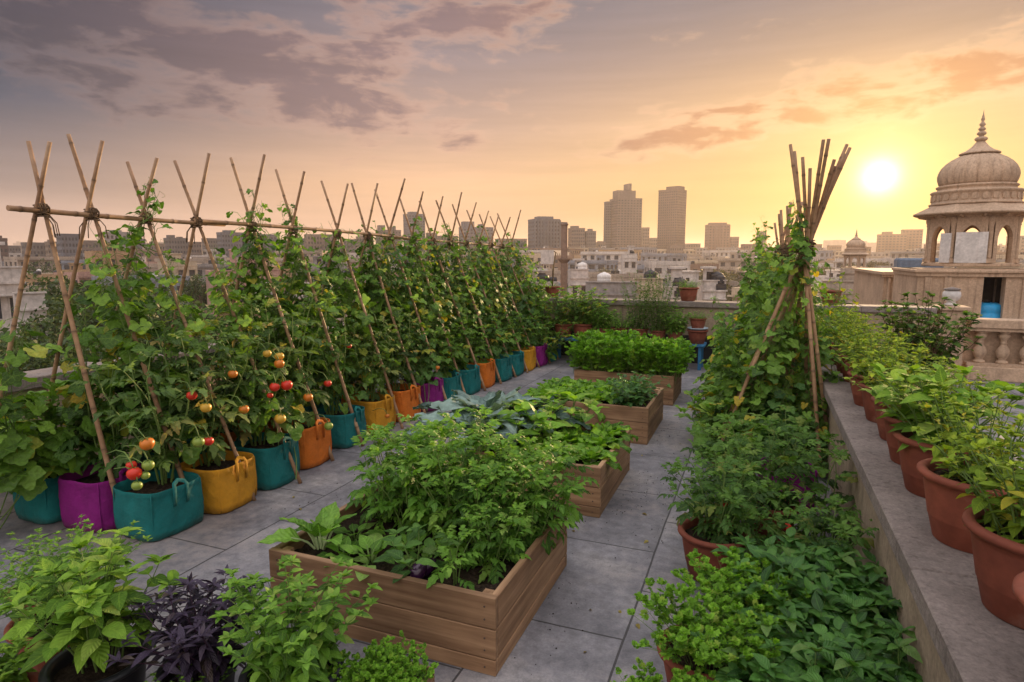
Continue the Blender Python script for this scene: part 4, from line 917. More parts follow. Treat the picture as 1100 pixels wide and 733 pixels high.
# ------------------------------------------------------------------ foreground left pots
G_fp = 'pots at the bottom left corner'
P_bas = [bush('ovate', 'basil', 17, h_ + .04, .17, .1, 7, .06, .36, (.45, -.4), .25, True, .004, tip=6, side=.2) for h_ in (.36, .3)]
P_min = [bush('ovate', 'mint', 40, h_, .165, .06, 12, .1, .12, (.4, -.45), .18, True, .003, tip=6, side=.2) for h_ in (.4, .34)]
P_pur = bush('narrow', 'purple', 40, .3, .16, .085, 9, .08, .2, (.75, -.2), .15, True, .003, 'stem_purple', tip=5)
P_fine = [bush('mint', 'mint', 40, h_, .25, .038, 11, .14, .25, (.5, -.3), .15, True, .002, tip=5, side=.2) for h_ in (.34, .26)]
place(P_potb, 'plant_pot', (-2.26, 1.44, 0), 0, .98, 'wide black plastic pot holding broad leaved basil at the bottom left', 'plant pot', G_fp)
place(P_bas[0], 'basil_plant', (-2.27, 1.46, .2), 0, 1.14, 'broad leaved green basil in the wide black pot at the bottom left', 'basil', 'herbs at the bottom left corner')
place(P_pot17, 'plant_pot', (-2.7, 1.58, 0), 0, 1, 'terracotta pot of small leaved herbs left of the basil', 'plant pot', G_fp)
for x, y, s_, k_, t_ in ((-2.74, 1.6, 1.0, 0, 'small leaved bushy oregano in the terracotta pot left of the basil'), (-2.98, 1.75, 1.0, 1, 'small leaved bushy oregano at the left edge, behind the other'), ):
    place(P_fine[k_], 'oregano', (x, y, .2), R.uniform(0, 6), s_, t_, 'oregano', 'herbs at the bottom left corner')
place(P_pot17, 'plant_pot', (-3.0, 1.75, 0), 0, 1, 'terracotta pot of herbs at the far left edge', 'plant pot', G_fp)
place(P_pot15, 'plant_pot', (-2.44, 1.2, 0), 0, .92, 'terracotta pot with a pale rim cut by the bottom left corner', 'plant pot', G_fp)
place(P_bas[1], 'basil_plant', (-2.5, 1.24, .16), 1, .62, 'young basil in the terracotta pot in the bottom left corner', 'basil', 'herbs at the bottom left corner')
place(P_potb, 'plant_pot', (-1.93, 1.6, 0), 0, .8, 'black plastic pot hidden under purple basil', 'plant pot', G_fp)
place(P_pur, 'purple_basil', (-1.92, 1.62,   .17), 0, 1.06, 'dark purple basil between two green herbs at the bottom left', 'purple basil', 'herbs at the bottom left corner')
place(P_pot13, 'plant_pot', (-1.8, 1.42, 0), 0, 1, 'small terracotta pot at the bottom edge before the purple basil', 'plant pot', G_fp)
place(P_fine[1], 'oregano', (-1.84, 1.44, .13), 1, .5, 'little seedling herb in the small terracotta pot at the bottom edge', 'herb', 'herbs at the bottom left corner')
place(P_potb, 'plant_pot', (-1.53, 1.66, 0), 0, 1.0, 'black plastic pot under the big mint before the nearest bed', 'plant pot', G_fp)
place(P_min[0], 'mint', (-1.53, 1.66, .2), 0, 1.08, 'big bright bushy mint before the left corner of the nearest bed', 'mint', 'herbs at the bottom left corner')
trough('planter_crate', 'small wooden crate of parsley standing before the nearest bed', -1.36, 1.66, -1.08, 1.92, .2, 'wood_x')
for i, (x, y) in enumerate([(-1.28, 1.75), (-1.17, 1.76), (-1.22, 1.84)]):
    place(P_par[i], 'parsley', (x, y, .15), R.uniform(0, 6), .54, 'curly parsley clump in the wooden crate before the nearest bed', 'parsley', 'parsley in the crate before the nearest bed')

# ------------------------------------------------------------------ far end: bench, pots, shrubs
e = empty('potting_bench', (-2.0, 10.05, 0), 0, 'long low worn blue bench carrying pots before the far parapet', 'bench')
m = MB()
for i in range(3): m.box(-1.25, -.2 + i * .135, .36, 1.25, -.075 + i * .135, .395, ch=.004)
m.build('bench_top', MAT['blue_paint'], e)
for x in (-1.18, -.4, .4, 1.18):
    for y in (-.16, .16): m = MB(); m.box(x - .025, y - .025, 0, x + .025, y + .025, .358, ch=.003); m.build('leg', MAT['blue_paint'], e)
P_ros = [bush('narrow', 'shrub', 34, h_, .17, .05, 26, .09, .08, (.7, .1), .05, False, .003, tip=5, jit=.04, side=.2) for h_ in (.62, .5)]
P_ctl = bush('ovate', 'vine', 22, .5, .4, .1, 10, .06, .2, (.4, -.3), .2, False, .006, tip=5, side=.9)
G_bp = 'pots on the blue bench'
row = [(-3.05, .16, P_ctl, 'leafy bright shrub at the left end of the blue bench'), (-2.72, .17, P_ctl, 'leafy bright shrub second from the left end of the blue bench'), (-2.4, .13, P_min[1], 'bushy herb left of the rosemary, on the blue bench'), (-2.1, .14, P_fine[1], 'neat round herb just left of the tall rosemary'), (-1.78, .14, P_ros[0], 'tall upright rosemary, left of two, on the blue bench'), (-1.48, .13, P_ros[0], 'tall upright rosemary, right of two, on the blue bench'), (-1.22, .12, P_min[1], 'low bushy herb right of the rosemary'), (-.88, .15, None, None)]
for i, (x, r_, pl, lb) in enumerate(row):
    s_ = r_ / .17
    place(P_pot17, 'plant_pot', (x, 10.03, .398), 0, s_, 'terracotta pot, %s from the left on the blue bench' % ('first', 'second', 'third', 'fourth', 'fifth', 'sixth', 'seventh', 'eighth')[i], 'plant pot', G_bp)
    if pl: place(pl, 'herb_plant', (x, 10.03, .398 + .2 * s_), R.uniform(0, 6), 1.5 if pl is P_ros[0] else 1.15, lb, 'herb', 'plants on the blue bench')
def saucer(x, y, z, r, lb):
    m = MB(); m.lathe([(r * .8, 0), (r, .02), (r * 1.06, .03), (r * 1.03, .034), (r * .95, .022), (r * .78, .008)], 28); tag(m.build('saucer', MAT['tray'], None, None, (x, y, z)), lb, 'saucer', 'pale blue saucers at the bench')
zs = .398 + .24 * .15 / .17
saucer(-.88, 10.03, zs + .002, .15, 'pale blue saucer between two stacked pots at the right end of the bench')
place(P_pot17, 'plant_pot', (-.88, 10.03, zs + .012), 0, .72, 'small terracotta pot stacked on another at the right end of the blue bench', 'plant pot', G_bp)
place(P_fine[1], 'herb_plant', (-.88, 10.03, zs + .13), 0, .62, 'round herb in the pot stacked at the right end of the blue bench', 'herb', 'plants on the blue bench')
for x, lb in ((-2.1, 'pale blue saucer at the front of the bench below the round herb'), (-1.86, 'pale blue saucer at the front of the bench below the left rosemary'), (-1.3, 'pale blue saucer at the front of the bench below the right rosemary')):
    saucer(x + .06, 9.72, .3, .14, lb)
    m = MB(); m.lathe([(.09, 0), (.1, .29), (.085, .297)], 24); tag(m.build('upturned_pot', MAT['terracotta'], None, None, (x + .06, 9.72, 0.001)), 'upturned terracotta pot holding a pale saucer before the bench', 'plant pot', 'upturned pots before the bench')
place(P_ctl, 'garden_shrub', (-3.25, 9.6, .05), 1, 1.5, 'spreading leafy shrub in the far left corner between trellis and bench', 'shrub')
place(P_ctl, 'garden_shrub', (-2.75, 10.2, .6), 2, 1.35, 'bright leafy shrub standing tall before the coping at far left', 'shrub')
place(P_or, 'herb_plant', (-.45, 10.2, .0), 0, .9, 'slim weed by the tarred foot of the far parapet', 'herb')
pp = [atY(593, 321, 10.62), atY(739, 324, 10.62), atY(805, 324, 10.62)]
PZ = 1.018
place(P_pot17, 'plant_pot', (pp[0][0], 10.64, PZ), 0, .82, 'terracotta pot with a tall stake on the far coping', 'plant pot', 'pots on the far parapet coping')
place(P_pot17, 'plant_pot', (pp[1][0], 10.64, PZ), 0, .92, 'terracotta pot with a grassy tuft on the far coping', 'plant pot', 'pots on the far parapet coping')
place(P_pot17, 'plant_pot', (pp[2][0], 10.64, PZ), 0, .85, 'empty looking terracotta pot on the far coping beside the teepee vines', 'plant pot', 'pots on the far parapet coping')
place(P_pot17, 'plant_pot', (1.0, 10.64, PZ), 0, .9, 'terracotta pot on the far coping right of the teepees', 'plant pot', 'pots on the far parapet coping')
place(P_fine[1], 'herb_plant', (pp[1][0], 10.64, PZ + .18), 0, .62, 'golden green tuft in a pot on the far coping', 'herb')
place(P_fine[1], 'herb_plant', (pp[0][0], 10.64, PZ + .15), 0, .38, 'low green herb round the stake in a coping pot', 'herb')
st = empty('plant_stake', (pp[0][0], 10.64, PZ + .17), 0, 'tall thin stake standing in the coping pot, bent at its tip', 'stake'); m = MB(); m.tube([(0, 0, 0), (.02, 0, .4), (.06, 0, .62), (.02, 0, .64)], .012, 6); m.build('rod', MAT['stem_brown'], st)
m = MB(); m.lathe([(.02, 0), (.1, .04), (.13, .12), (.11, .22), (.05, .27)], 12, mod=lambda t, i, z: 1 + .1 * sin(t * 5 + i)); 
P_ball = bush('mint', 'shrub', 30, .22, .12, .045, 7, .07, .2, (.6, -.4), .1, False, .003, tip=4)
place(P_ball, 'herb_plant', (pp[0][0] - .24, 10.64, PZ), 0, 1.1, 'small dark round shrub beside the staked pot on the far coping', 'shrub')

# ------------------------------------------------------------------ balustrade
bl = empty('stone_balustrade', (2.55, 10.65, 0), 0, 'weathered stone balustrade with vase shaped balusters at the right of the terrace', 'balustrade')
m = MB(); m.box(-.16, -.16, 0, .16, .16, .98, ch=.01); m.box(-.2, -.2, .98, .2, .2, 1.04, ch=.012); m.box(-.2, -.2, .002, .2, .2, .16, ch=.01); m.box(-.11, -.17, .3, .11, -.158, .86); m.build('post', MAT['sandstone'], bl)
m = MB(); m.box(.235, -.13, .74, 6.5, .13, .87, ch=.012); m.box(.235, -.1, .70, 6.5, .1, .738); m.build('top_rail', MAT['sandstone'], bl)
m = MB(); m.box(.235, -.14, .0, 6.5, .14, .2, ch=.01); m.box(.235, -.1, .202, 6.5, .1, .24); m.build('plinth', MAT['sandstone'], bl)
bpr = [(.075, 0), (.075, .03), (.05, .04), (.045, .06), (.07, .1), (.085, .15), (.075, .2), (.045, .25), (.034, .28), (.05, .29), (.034, .3), (.04, .33), (.065, .37), (.07, .4), (.045, .425), (.07, .435), (.07, .458)]
m = MB(); m.lathe(bpr, 16); bme = m.mesh('baluster', MAT['sandstone'])
for i in range(22): link('baluster', bme, bl, (.4 + i * .27, 0, .241))
m = MB(); m.box(.235, .1, .24, 6.5, .125, .7); m.build('back_panel', MAT['sandstone'], bl)
ur = empty('stone_urn', (2.55, 10.65, 1.042), 0, 'small pale stone urn with a dark lid on the balustrade post', 'urn')
ur.scale = (.72, .72, .72)
m = MB(); m.lathe([(.1, 0), (.13, .02), (.08, .05), (.07, .08), (.14, .13), (.16, .2), (.15, .27), (.12, .3)], 24); m.build('bowl', MAT['whitepanel'], ur)
m = MB(); m.lathe([(.12, .301), (.15, .315), (.14, .34), (.05, .36), (.02, .37)], 24); m.build('lid', MAT['coping'], ur)

# ================================================================== THE PAVILION WITH THE DOME
def arch_panel(w, h, hw, spring, apex, th, n=14):
    m = MB(); x0, x1 = -hw / 2, hw / 2
    pts = [(x0, 0.), (x0, spring)]
    for k in range(1, n):
        u = -1 + 2 * k / n; pts.append((u * hw / 2, spring + (apex - spring) * (1 - abs(u) ** 1.7) ** .62))
    pts += [(x1, spring), (x1, 0.)]
    for y in (-th / 2, th / 2):
        s_ = 1 if y < 0 else -1
        def fq(a, b_, c, d): i = [m.vert((p[0], y, p[1])) for p in ((a, b_, c, d) if s_ > 0 else (d, c, b_, a))]; m.face(i)
        fq((-w / 2, 0), (x0, 0), (x0, h), (-w / 2, h)); fq((x1, 0), (w / 2, 0), (w / 2, h), (x1, h))
        ap = pts[1:-1]
        for a, b_ in zip(ap, ap[1:]): fq(a, b_, (b_[0], h), (a[0], h))
    for a, b_ in zip(pts, pts[1:]):
        m.face([m.vert((a[0], th / 2, a[1])), m.vert((b_[0], th / 2, b_[1])), m.vert((b_[0], -th / 2, b_[1])), m.vert((a[0], -th / 2, a[1]))])
    return m
def oct_shape(t):
    a = (t % (pi / 4)) - pi / 8; return cos(pi / 8) / cos(a)
def chhatri(name, label, loc, s, rz, base_down, panels=False, cat='pavilion'):
    e = empty(name, loc, rz, label, cat, None, s)      # local z = 0 at the column foot
    st = MAT['sandstone']
    ap = 1.2; side = 2 * ap * math.tan(pi / 8)
    pm = arch_panel(side - .16, 1.5, .56, .82, 1.22, .14).mesh('arch_panel', st)
    c = MB(); c.box(-.11, -.11, 0, .11, .11, .14, ch=.01); c.lathe([(.085, .14), (.08, .2), (.075, 1.2), (.1, 1.24), (.08, 1.27), (.11, 1.33), (.12, 1.4), (.12, 1.5)], 14); cm = c.mesh('column', st)
    for k in range(8):
        a = k * pi / 4 + pi / 8 * 0
        o = link('arch_panel', pm, e, (ap * cos(a), ap * sin(a), 0)); o.rotation_euler = (0, 0, a + pi / 2)
        a2 = a + pi / 8; r2 = ap / cos(pi / 8) + .0; o = link('column', cm, e, (r2 * cos(a2), r2 * sin(a2), 0)); o.rotation_euler = (0, 0, a2)
    m = MB(); m.lathe([(0.02, -.12), (1.32, -.12), (1.36, -.1), (1.36, -.03), (1.3, 0.), (.02, 0)], 64, shape=lambda t: 1.02, smooth=False); m.build('plinth_ledge', st, e)
    m = MB(); m.lathe([(1.05, 1.502), (1.34, 1.502), (1.36, 1.56), (1.8, 1.6), (1.83, 1.615), (1.83, 1.65), (1.75, 1.69), (1.42, 1.86), (1.32, 1.93), (.6, 1.94)], 96, shape=lambda t: oct_shape(t + pi / 8) ** .6, smooth=False, cap0=False, cap1=False); m.build('eave', st, e)
    for k in range(16):
        a = k * pi / 8 + pi / 16; m = MB(); m.prism([(-.035, 0), (.035, 0), (.035, .28), (-.035, .28)], -.05, .0, T=lambda p, a=a: ((1.34 + p[1] * 1.) * cos(a) - p[0] * sin(a), (1.34 + p[1]) * sin(a) + p[0] * cos(a), 1.585 + p[2] * (1 + 4 * (0.28 - p[1])))); m.build('bracket', st, e)
    m = MB(); m.lathe([(1.2, 1.935), (1.31, 1.937), (1.33, 1.98), (1.27, 2.0), (1.25, 2.06), (1.25, 2.3), (1.29, 2.33), (1.31, 2.37), (1.27, 2.41), (1.12, 2.42), (1.1, 2.5), (1.14, 2.52), (1.16, 2.56), (1.1, 2.6)], 72, cap0=False)
    for k in range(28):   # carved band
        a = k * 2 * pi / 28; q = 1.255
        m.prism([(-.09, -.08), (0, -.11), (.09, -.08), (.1, 0), (.09, .08), (0, .11), (-.09, .08), (-.1, 0)], -.01, .02, T=lambda p, a=a: ((q + p[2]) * cos(a) - p[0] * sin(a), (q + p[2]) * sin(a) + p[0] * cos(a), 2.18 + p[1]))
    m.build('drum', st, e)
    pr = [(1.06, 2.6), (1.1, 2.68), (1.135, 2.8), (1.145, 2.92), (1.12, 3.05), (1.05, 3.2), (.93, 3.34), (.78, 3.46), (.6, 3.56), (.48, 3.62)]
    m = MB(); m.lathe(pr, 192, mod=lambda t, i, z: 1 - .085 * (1 - abs(sin(t * 10))) ** 3 * (1 if i < 9 else .4)); m.build('dome', st, e)
    m = MB(); m.lathe([(.5, 3.615), (.56, 3.63), (.54, 3.67), (.4, 3.74), (.25, 3.86), (.16, 3.98), (.11, 4.05)], 64, mod=lambda t, i, z: 1 + (.06 if i < 3 else .015) * abs(sin(t * 8))); m.build('lotus_cap', st, e)
    m = MB(); m.lathe([(.1, 4.04), (.17, 4.08), (.19, 4.13), (.15, 4.18), (.08, 4.2), (.07, 4.23), (.13, 4.27), (.14, 4.31), (.1, 4.36), (.06, 4.38), (.1, 4.42), (.11, 4.45), (.08, 4.49), (.045, 4.52), (.085, 4.57), (.09, 4.61), (.05, 4.66), (.035, 4.7), (.06, 4.75), (.04, 4.82), (.015, 4.95), (.003, 5.08)], 24); m.build('finial', st, e)
    return e
CH = np.array([6.64, 26., 1.52])
chhatri('domed_kiosk', 'sandstone kiosk with ribbed dome, wide eave and arched openings at the right edge', CH, 1., math.atan2(-26, -6.78), 0)
# boards in the front openings
ca = math.atan2(-26, -6.78)
def chloc(r, t, z): return (CH[0] + r * cos(ca) - t * sin(ca) , CH[1] + r * sin(ca) + t * cos(ca), CH[2] + z)
e = empty('white_board', chloc(1.33, .02, .0), ca + pi / 2, 'large flaking white board closing the middle arch of the domed kiosk', 'board'); m = MB(); m.box(-.43, -.02, .0, .43, .02, 1.0, ch=.006); m.build('panel', MAT['whitepanel'], e)
e = empty('white_board', chloc(1.22, -.68, .0), ca + pi / 2 - .5, 'narrow white board leaning in the left arch of the domed kiosk', 'board'); m = MB(); m.box(-.17, -.02, .0, .17, .02, .98, ch=.006); m.build('panel', MAT['whitepanel'], e)
# its building
kb = empty('kiosk_building', (6.9, 26, -16), 0, 'pale plastered roof building carrying the domed kiosk, with a dark niche', 'building')
nx0, nx1 = atY(1055, 320, 24.4)[0] - 6.9, atY(1079, 320, 24.4)[0] - 6.9; nz0, nz1 = 16 - .9, 16 + 1.1
W0, W1 = -2.05, 3.6
m = MB(); m.box(W0, -1.6, 0, nx0, -1.2, 17.34); m.box(nx1, -1.6, 0, W1, -1.2, 17.34); m.box(nx0, -1.6, 0, nx1, -1.2, nz0); m.box(nx0, -1.6, nz1, nx1, -1.2, 17.34)
m.box(W0, -1.2, 0, W1, 2.5, 14.8); m.box(W0, -.5, 14.8, W1, 2.5, 17.3); m.box(W0, -1.2, 14.8, nx0 - .3, -.5, 17.34); m.box(nx1 + .3, -1.2, 14.8, W1, -.5, 17.34); m.build('wall', MAT['sandstone'], kb)
m = MB(); m.box(W0 - .12, -1.75, 17.2, W1, 2.4, 17.3, ch=.02); m.box(W0 - .06, -1.68, 17.08, W1, 2.4, 17.2); m.build('cornice', MAT['sandstone'], kb)
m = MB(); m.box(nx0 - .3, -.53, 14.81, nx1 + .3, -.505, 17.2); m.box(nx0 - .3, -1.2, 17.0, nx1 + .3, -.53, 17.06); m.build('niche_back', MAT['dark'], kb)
for x in (-1.75, -1.2, .9): m = MB(); m.box(x - .1, -1.66, 12, x + .1, -1.601, 17.05, ch=.01); m.build('pilaster', MAT['sandstone'], kb)
m = MB(); m.tube([(nx1 - .12, -1.0, nz0), (nx1 - .1, -1.02, nz1)], .03, 6); tag(m.build('metal_post', MAT['metal'], None, None, (6.9, 26, -16)), 'thin rusty post standing in the dark niche beside the blue drum', 'post')
e = empty('blue_drum', (6.9 + (nx0 + nx1) / 2, 25.0, -16 + nz0), 0, 'bright blue plastic drum standing in the dark niche below the kiosk', 'drum', None, 1.4)
m = MB(); m.lathe([(.3, 0), (.34, .04), (.36, .2), (.345, .22), (.36, .25), (.36, .55), (.345, .57), (.36, .6), (.34, .75), (.2, .8), (.02, .8)], 28); m.build('drum_body', MAT['bluebarrel'], e); m = MB(); m.lathe([(.07, .8), (.07, .85), (.02, .86)], 14); m.build('cap', MAT['black_plastic'], e)
e = empty('blue_canister', (6.9 + nx1 + .35, 24.2, -16.0 + 15.2 ), 0, 'smaller blue plastic canister on a ledge right of the dark niche', 'canister'); m = MB(); m.box(-.2, -.15, 0, .2, .15, .5, ch=.05); m.build('canister_body', MAT['bluebarrel'], e); m = MB(); m.lathe([(.05, .5), (.05, .56), (.01, .57)], 12); m.build('cap', MAT['black_plastic'], e)
m = MB(); m.box(-.5, -.4, -15, 1.0, .19, -.03, ch=.02); tag(m.build('canister_ledge', MAT['sandstone'], None, None, (6.9 + nx1 + .3, 24.19, -.8)), 'low stone ledge under the blue canister by the kiosk building', 'ledge')

# long balustered building left of the kiosk
a_, b_ = atY(950, 292, 30), atY(1003, 292, 30)
lb = empty('arcaded_building', (a_[0], 30, -16), 0, 'long low sandstone building with a row of slim pilasters left of the domed kiosk', 'building')
Wd = 4.6; zt = a_[2] + 16
m = MB(); m.box(0, 0, 0, Wd, 9, zt - .12); m.build('wall', MAT['sandstone'], lb)
m = MB(); m.box(-.15, -.25, zt - .118, Wd, 9.1, zt); m.box(-.08, -.18, zt - .22, Wd, -.002, zt - .12); m.build('cornice', MAT['sandstone'], lb)
m = MB(); m.box(-.1, -.14, zt - 1.5, Wd, -.002, zt - 1.38); m.box(-.06, -.1, zt - 2.4, Wd, -.002, zt - 2.3); m.build('ledge', MAT['sandstone'], lb)
m = MB(); m.lathe([(.07, 0), (.07, .06), (.05, .1), (.065, .4), (.05, .9), (.07, .98), (.07, 1.155)], 10); pm = m.mesh('pilaster', MAT['sandstone'])
for i in range(14): link('pilaster', pm, lb, (.2 + i * .3, -.06, zt - 1.379))
p = atY(988, 287, 36); e = empty('sheeted_stack', (p[0] - .1, 36, zt - 16 - .2), 0, 'slate blue sheeted box on the roof behind the arcaded building', 'sheeted box'); m = MB(); m.box(-.95, -.5, 0, 1.0, .5, .75, ch=.1); m.build('cover', MAT['bluesheet'], e)

# ================================================================== THE CITY
GZ = -16.2
b = MB(); b.box(-2900, -150, GZ - .5, 2900, 3300, GZ); struct(b.build('city_ground', plaster_mat('dusty_city_ground', (.2, .16, .13), (.06, .06, .05), .6, .02)))
COLS = {'white': (.55, .5, .46), 'cream': (.5, .41, .3), 'grey': (.27, .25, .24), 'pinkish': (.44, .28, .23), 'ochre': (.42, .28, .16), 'brown': (.24, .16, .12), 'dusty beige': (.38, .31, .25), 'bluish grey': (.24, .26, .3)}
for k_, v in COLS.items(): MAT['c_' + k_] = plaster_mat('plaster_' + k_.replace(' ', '_'), v, (.13, .1, .08), .6, .18, bump=.2, bscale=1.2)
TC = {'dusty beige': (.17, .135, .12), 'brown': (.135, .095, .085), 'grey': (.14, .13, .13), 'bluish grey': (.12, .13, .155), 'pinkish': (.2, .13, .11), 'cream': (.24, .19, .15), 'ochre': (.22, .14, .09), 'white': (.34, .31, .29)}  # darker copies of the house colours, with the towers' shaded side put into them
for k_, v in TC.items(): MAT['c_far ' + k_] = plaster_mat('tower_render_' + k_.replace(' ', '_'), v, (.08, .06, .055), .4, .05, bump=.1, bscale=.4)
MAT['c_red'] = plaster_mat('dark_red_band', (.2, .05, .04), (.1, .04, .03), .4, .4)
def facade(m, T, w, z0, z1, floors, bays, ww=.5, wh=.5, inset=.18, mw=1):
    """one face in the plane y=0 facing -y, x from 0 to w, with set-back windows"""
    cw, chh = w / bays, (z1 - z0) / floors
    for i in range(bays):
        for j in range(floors):
            xa, xb, za, zb = i * cw, (i + 1) * cw, z0 + j * chh, z0 + (j + 1) * chh
            mx, mz = cw * (1 - ww) / 2, chh * (1 - wh) / 2; xi, xj, zi, zj = xa + mx, xb - mx, za + mz * 1.1, zb - mz * .9
            o = [m.vert(T((x, 0, z))) for x, z in ((xa, za), (xb, za), (xb, zb), (xa, zb))]
            n = [m.vert(T((x, 0, z))) for x, z in ((xi, zi), (xj, zi), (xj, zj), (xi, zj))]
            d = [m.vert(T((x, inset, z))) for x, z in ((xi, zi), (xj, zi), (xj, zj), (xi, zj))]
            for k in range(4):
                q = (k + 1) % 4; m.face((o[k], o[q], n[q], n[k])); m.face((n[k], n[q], d[q], d[k]))
            m.face(d, mw)
def lT(ox, oy, ang):
    c, s_ = cos(ang), sin(ang); return lambda p: (ox + p[0] * c - p[1] * s_, oy + p[0] * s_ + p[1] * c, p[2])
def city_block(e, w, d, h, fl, bw, bd, col, ww=.45, wh=.45, slabs=0, parapet=.9, base=0., fins=0, name='wall'):
    """walls with set-back windows on the three near sides; h above local 0"""
    m = MB()
    for (ox, oy, ang, ln, by) in ((-w / 2, -d / 2, 0, w, bw), (w / 2, -d / 2, pi / 2, d, bd), (-w / 2, d / 2, -pi / 2, d, bd)):
        facade(m, lT(ox, oy, ang), ln, base, h, fl, by, ww, wh, .2)
    m.quad((w / 2, d / 2, base), (-w / 2, d / 2, base), (-w / 2, d / 2, h), (w / 2, d / 2, h)); m.quad((-w / 2, -d / 2, h), (w / 2, -d / 2, h), (w / 2, d / 2, h), (-w / 2, d / 2, h))
    if parapet:
        t = .22
        for q in ((-w / 2 - .1, -d / 2 - .1, w / 2 + .1, -d / 2 + t), (-w / 2 - .1, d / 2 - t, w / 2 + .1, d / 2 + .1), (-w / 2 - .1, -d / 2 + t, -w / 2 + t, d / 2 - t), (w / 2 - t, -d / 2 + t, w / 2 + .1, d / 2 - t)): m.box(q[0], q[1], h + .01, q[2], q[3], h + parapet)
    if slabs:
        for j in range(1, fl + 1):
            z = base + (h - base) * j / fl; m.box(-w / 2 - slabs, -d / 2 - slabs, z - .28, w / 2 + slabs, -d / 2 - .003, z - .06)
    if fins:
        for k in range(fins + 1):
            x = -w / 2 + w * k / fins; m.box(x - w * .025, -d / 2 - .7, base, x + w * .025, -d / 2 - .004, h + .5)
    return m.build(name, [MAT['c_' + col], MAT['glass']], e)
def roof_bits(e, w, d, h, col, n_tank=1, room=True, r=R):
    if room:
        a, c = r.uniform(-.25, .25) * w, r.uniform(-.2, .2) * d; rw, rd, rh = min(w * .35, r.uniform(2., 3.6)), min(d * .35, r.uniform(2., 3.4)), r.uniform(2., 2.7)
        m = MB(); m.box(a - rw / 2, c - rd / 2, h + .012, a + rw / 2, c + rd / 2, h + rh); m.box(a - rw / 2 - .25, c - rd / 2 - .25, h + rh + .002, a + rw / 2 + .25, c + rd / 2 + .25, h + rh + .22); m.box(a - rw * .3, c - rd / 2 - .03, h + .05, a - rw * .3 + .75, c - rd / 2 - .004, h + 1.8, 1); m.box(a + rw * .12, c - rd / 2 - .03, h + 1.0, a + rw * .32, c - rd / 2 - .004, h + 1.6, 1); m.build('stair_room', [MAT['c_' + col], MAT['dark']], e)
    for k in range(n_tank):
        x, y, q = r.uniform(-.38, .38) * w, r.uniform(-.42, .1) * d, r.uniform(.42, .66)
        m = MB(); m.lathe([(q, 0), (q, q * .4), (q * .96, q * .45), (q, q * .5), (q, q * .95), (q * .96, q), (q, q * 1.05), (q, q * 1.5), (q * .6, q * 1.75), (q * .25, q * 1.85), (q * .2, q * 1.95)], 14, c=(x, y, h + .6)); m.box(x - q, y - q, h + .013, x + q, y + q, h + .59); m.build('water_tank', MAT['tank'] if r.random() < .8 else MAT['whitepanel'], e)
# ---- tall towers, each placed where it stands on the skyline
def tower(label, xl, xr, yt, D, yaw=.35, fl=24, bw=8, bd=6, col='dusty beige', depth=.8, step=None, fins=0, ww=.6, wh=.5, cat='tower'):
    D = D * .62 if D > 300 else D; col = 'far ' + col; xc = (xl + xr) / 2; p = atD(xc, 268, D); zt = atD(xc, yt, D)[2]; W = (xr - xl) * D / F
    va = math.atan2(p[1], p[0]) - pi / 2      # face the camera, then turn by yaw
    w = W / (cos(yaw) + depth * abs(sin(yaw))); d = w * depth
    e = empty('tower_block', (p[0], p[1], GZ), va + yaw, label, cat)
    h = zt - GZ
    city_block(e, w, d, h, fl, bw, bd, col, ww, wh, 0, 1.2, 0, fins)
    if step:
        for (fx0, fx1, dh, nm) in step:
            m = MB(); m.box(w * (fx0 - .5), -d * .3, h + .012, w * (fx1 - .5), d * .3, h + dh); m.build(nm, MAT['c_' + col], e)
    return e
tower('tall grey tower with a stepped top, left of the two tallest towers', 654, 688, 216, 900, .42, 30, 8, 7, 'dusty beige', .8, [(.05, .8, 8, 'roof_crown'), (.5, .62, 14, 'lift_tower')])
tower('slender left wing of the stepped tower, slightly lower than it', 648, 656, 219, 905, .3, 29, 3, 5, 'grey', 1.2)
tower('tallest tower, broad and dark with a flat slanting top, right of the stepped one', 706, 735, 207, 880, -.5, 34, 9, 7, 'brown', .9, [(.3, .98, 4, 'roof_crown')])
tower('isolated broad tower on the skyline just right of the path, left of the teepee', 757, 782, 243, 1000, .3, 18, 7, 5, 'pinkish', .7, [(.1, .9, 3, 'roof_crown')], fins=6)
tower('lower step of the tower beside the teepee', 782, 793, 256, 1010, .3, 13, 4, 4, 'pinkish', 1.)
tower('wide slab tower at the far end of the trellis', 567, 601, 238, 700, .35, 16, 9, 6, 'bluish grey', .8, [(.2, .8, 3, 'roof_crown')], fins=8)
tower('narrow brown stair tower on the right side of the wide slab tower', 600, 609, 241, 706, .3, 16, 3, 4, 'brown', 1.1)
tower('stepped mid height block between the slab tower and the tall grey tower, left part', 610, 628, 247, 850, .35, 14, 6, 5, 'dusty beige', .8, [(.1, .6, 3, 'roof_crown')])
tower('stepped mid height block between the slab tower and the tall grey tower, right part', 627, 640, 250, 855, .3, 13, 5, 5, 'grey', .9, [(.3, .7, 3, 'roof_crown')])
tower('pale block close right of the stepped tower', 688, 697, 246, 1000, .3, 14, 3, 4, 'cream', 1.)
tower('lower pale block filling the gap between the two tallest towers', 697, 706, 257, 1050, .3, 10, 3, 4, 'cream', 1.)
tower('big hazy orange apartment slab under the sun, left of the kiosk', 943, 971, 253, 1150, .12, 14, 8, 4, 'ochre', .5, [(.15, .5, 4, 'roof_crown')])
tower('taller right half of the hazy slab under the sun', 968, 988, 248, 1160, .12, 15, 6, 4, 'ochre', .6)
tower('hazy low block beside the small dome under the sun', 889, 903, 265, 1100, .2, 9, 5, 4, 'ochre', .8)
tower('slim dark tower rising above the middle of the trellis rail', 434, 457, 232, 900, .4, 24, 6, 5, 'bluish grey', .85, [(.2, .7, 3, 'roof_crown')])
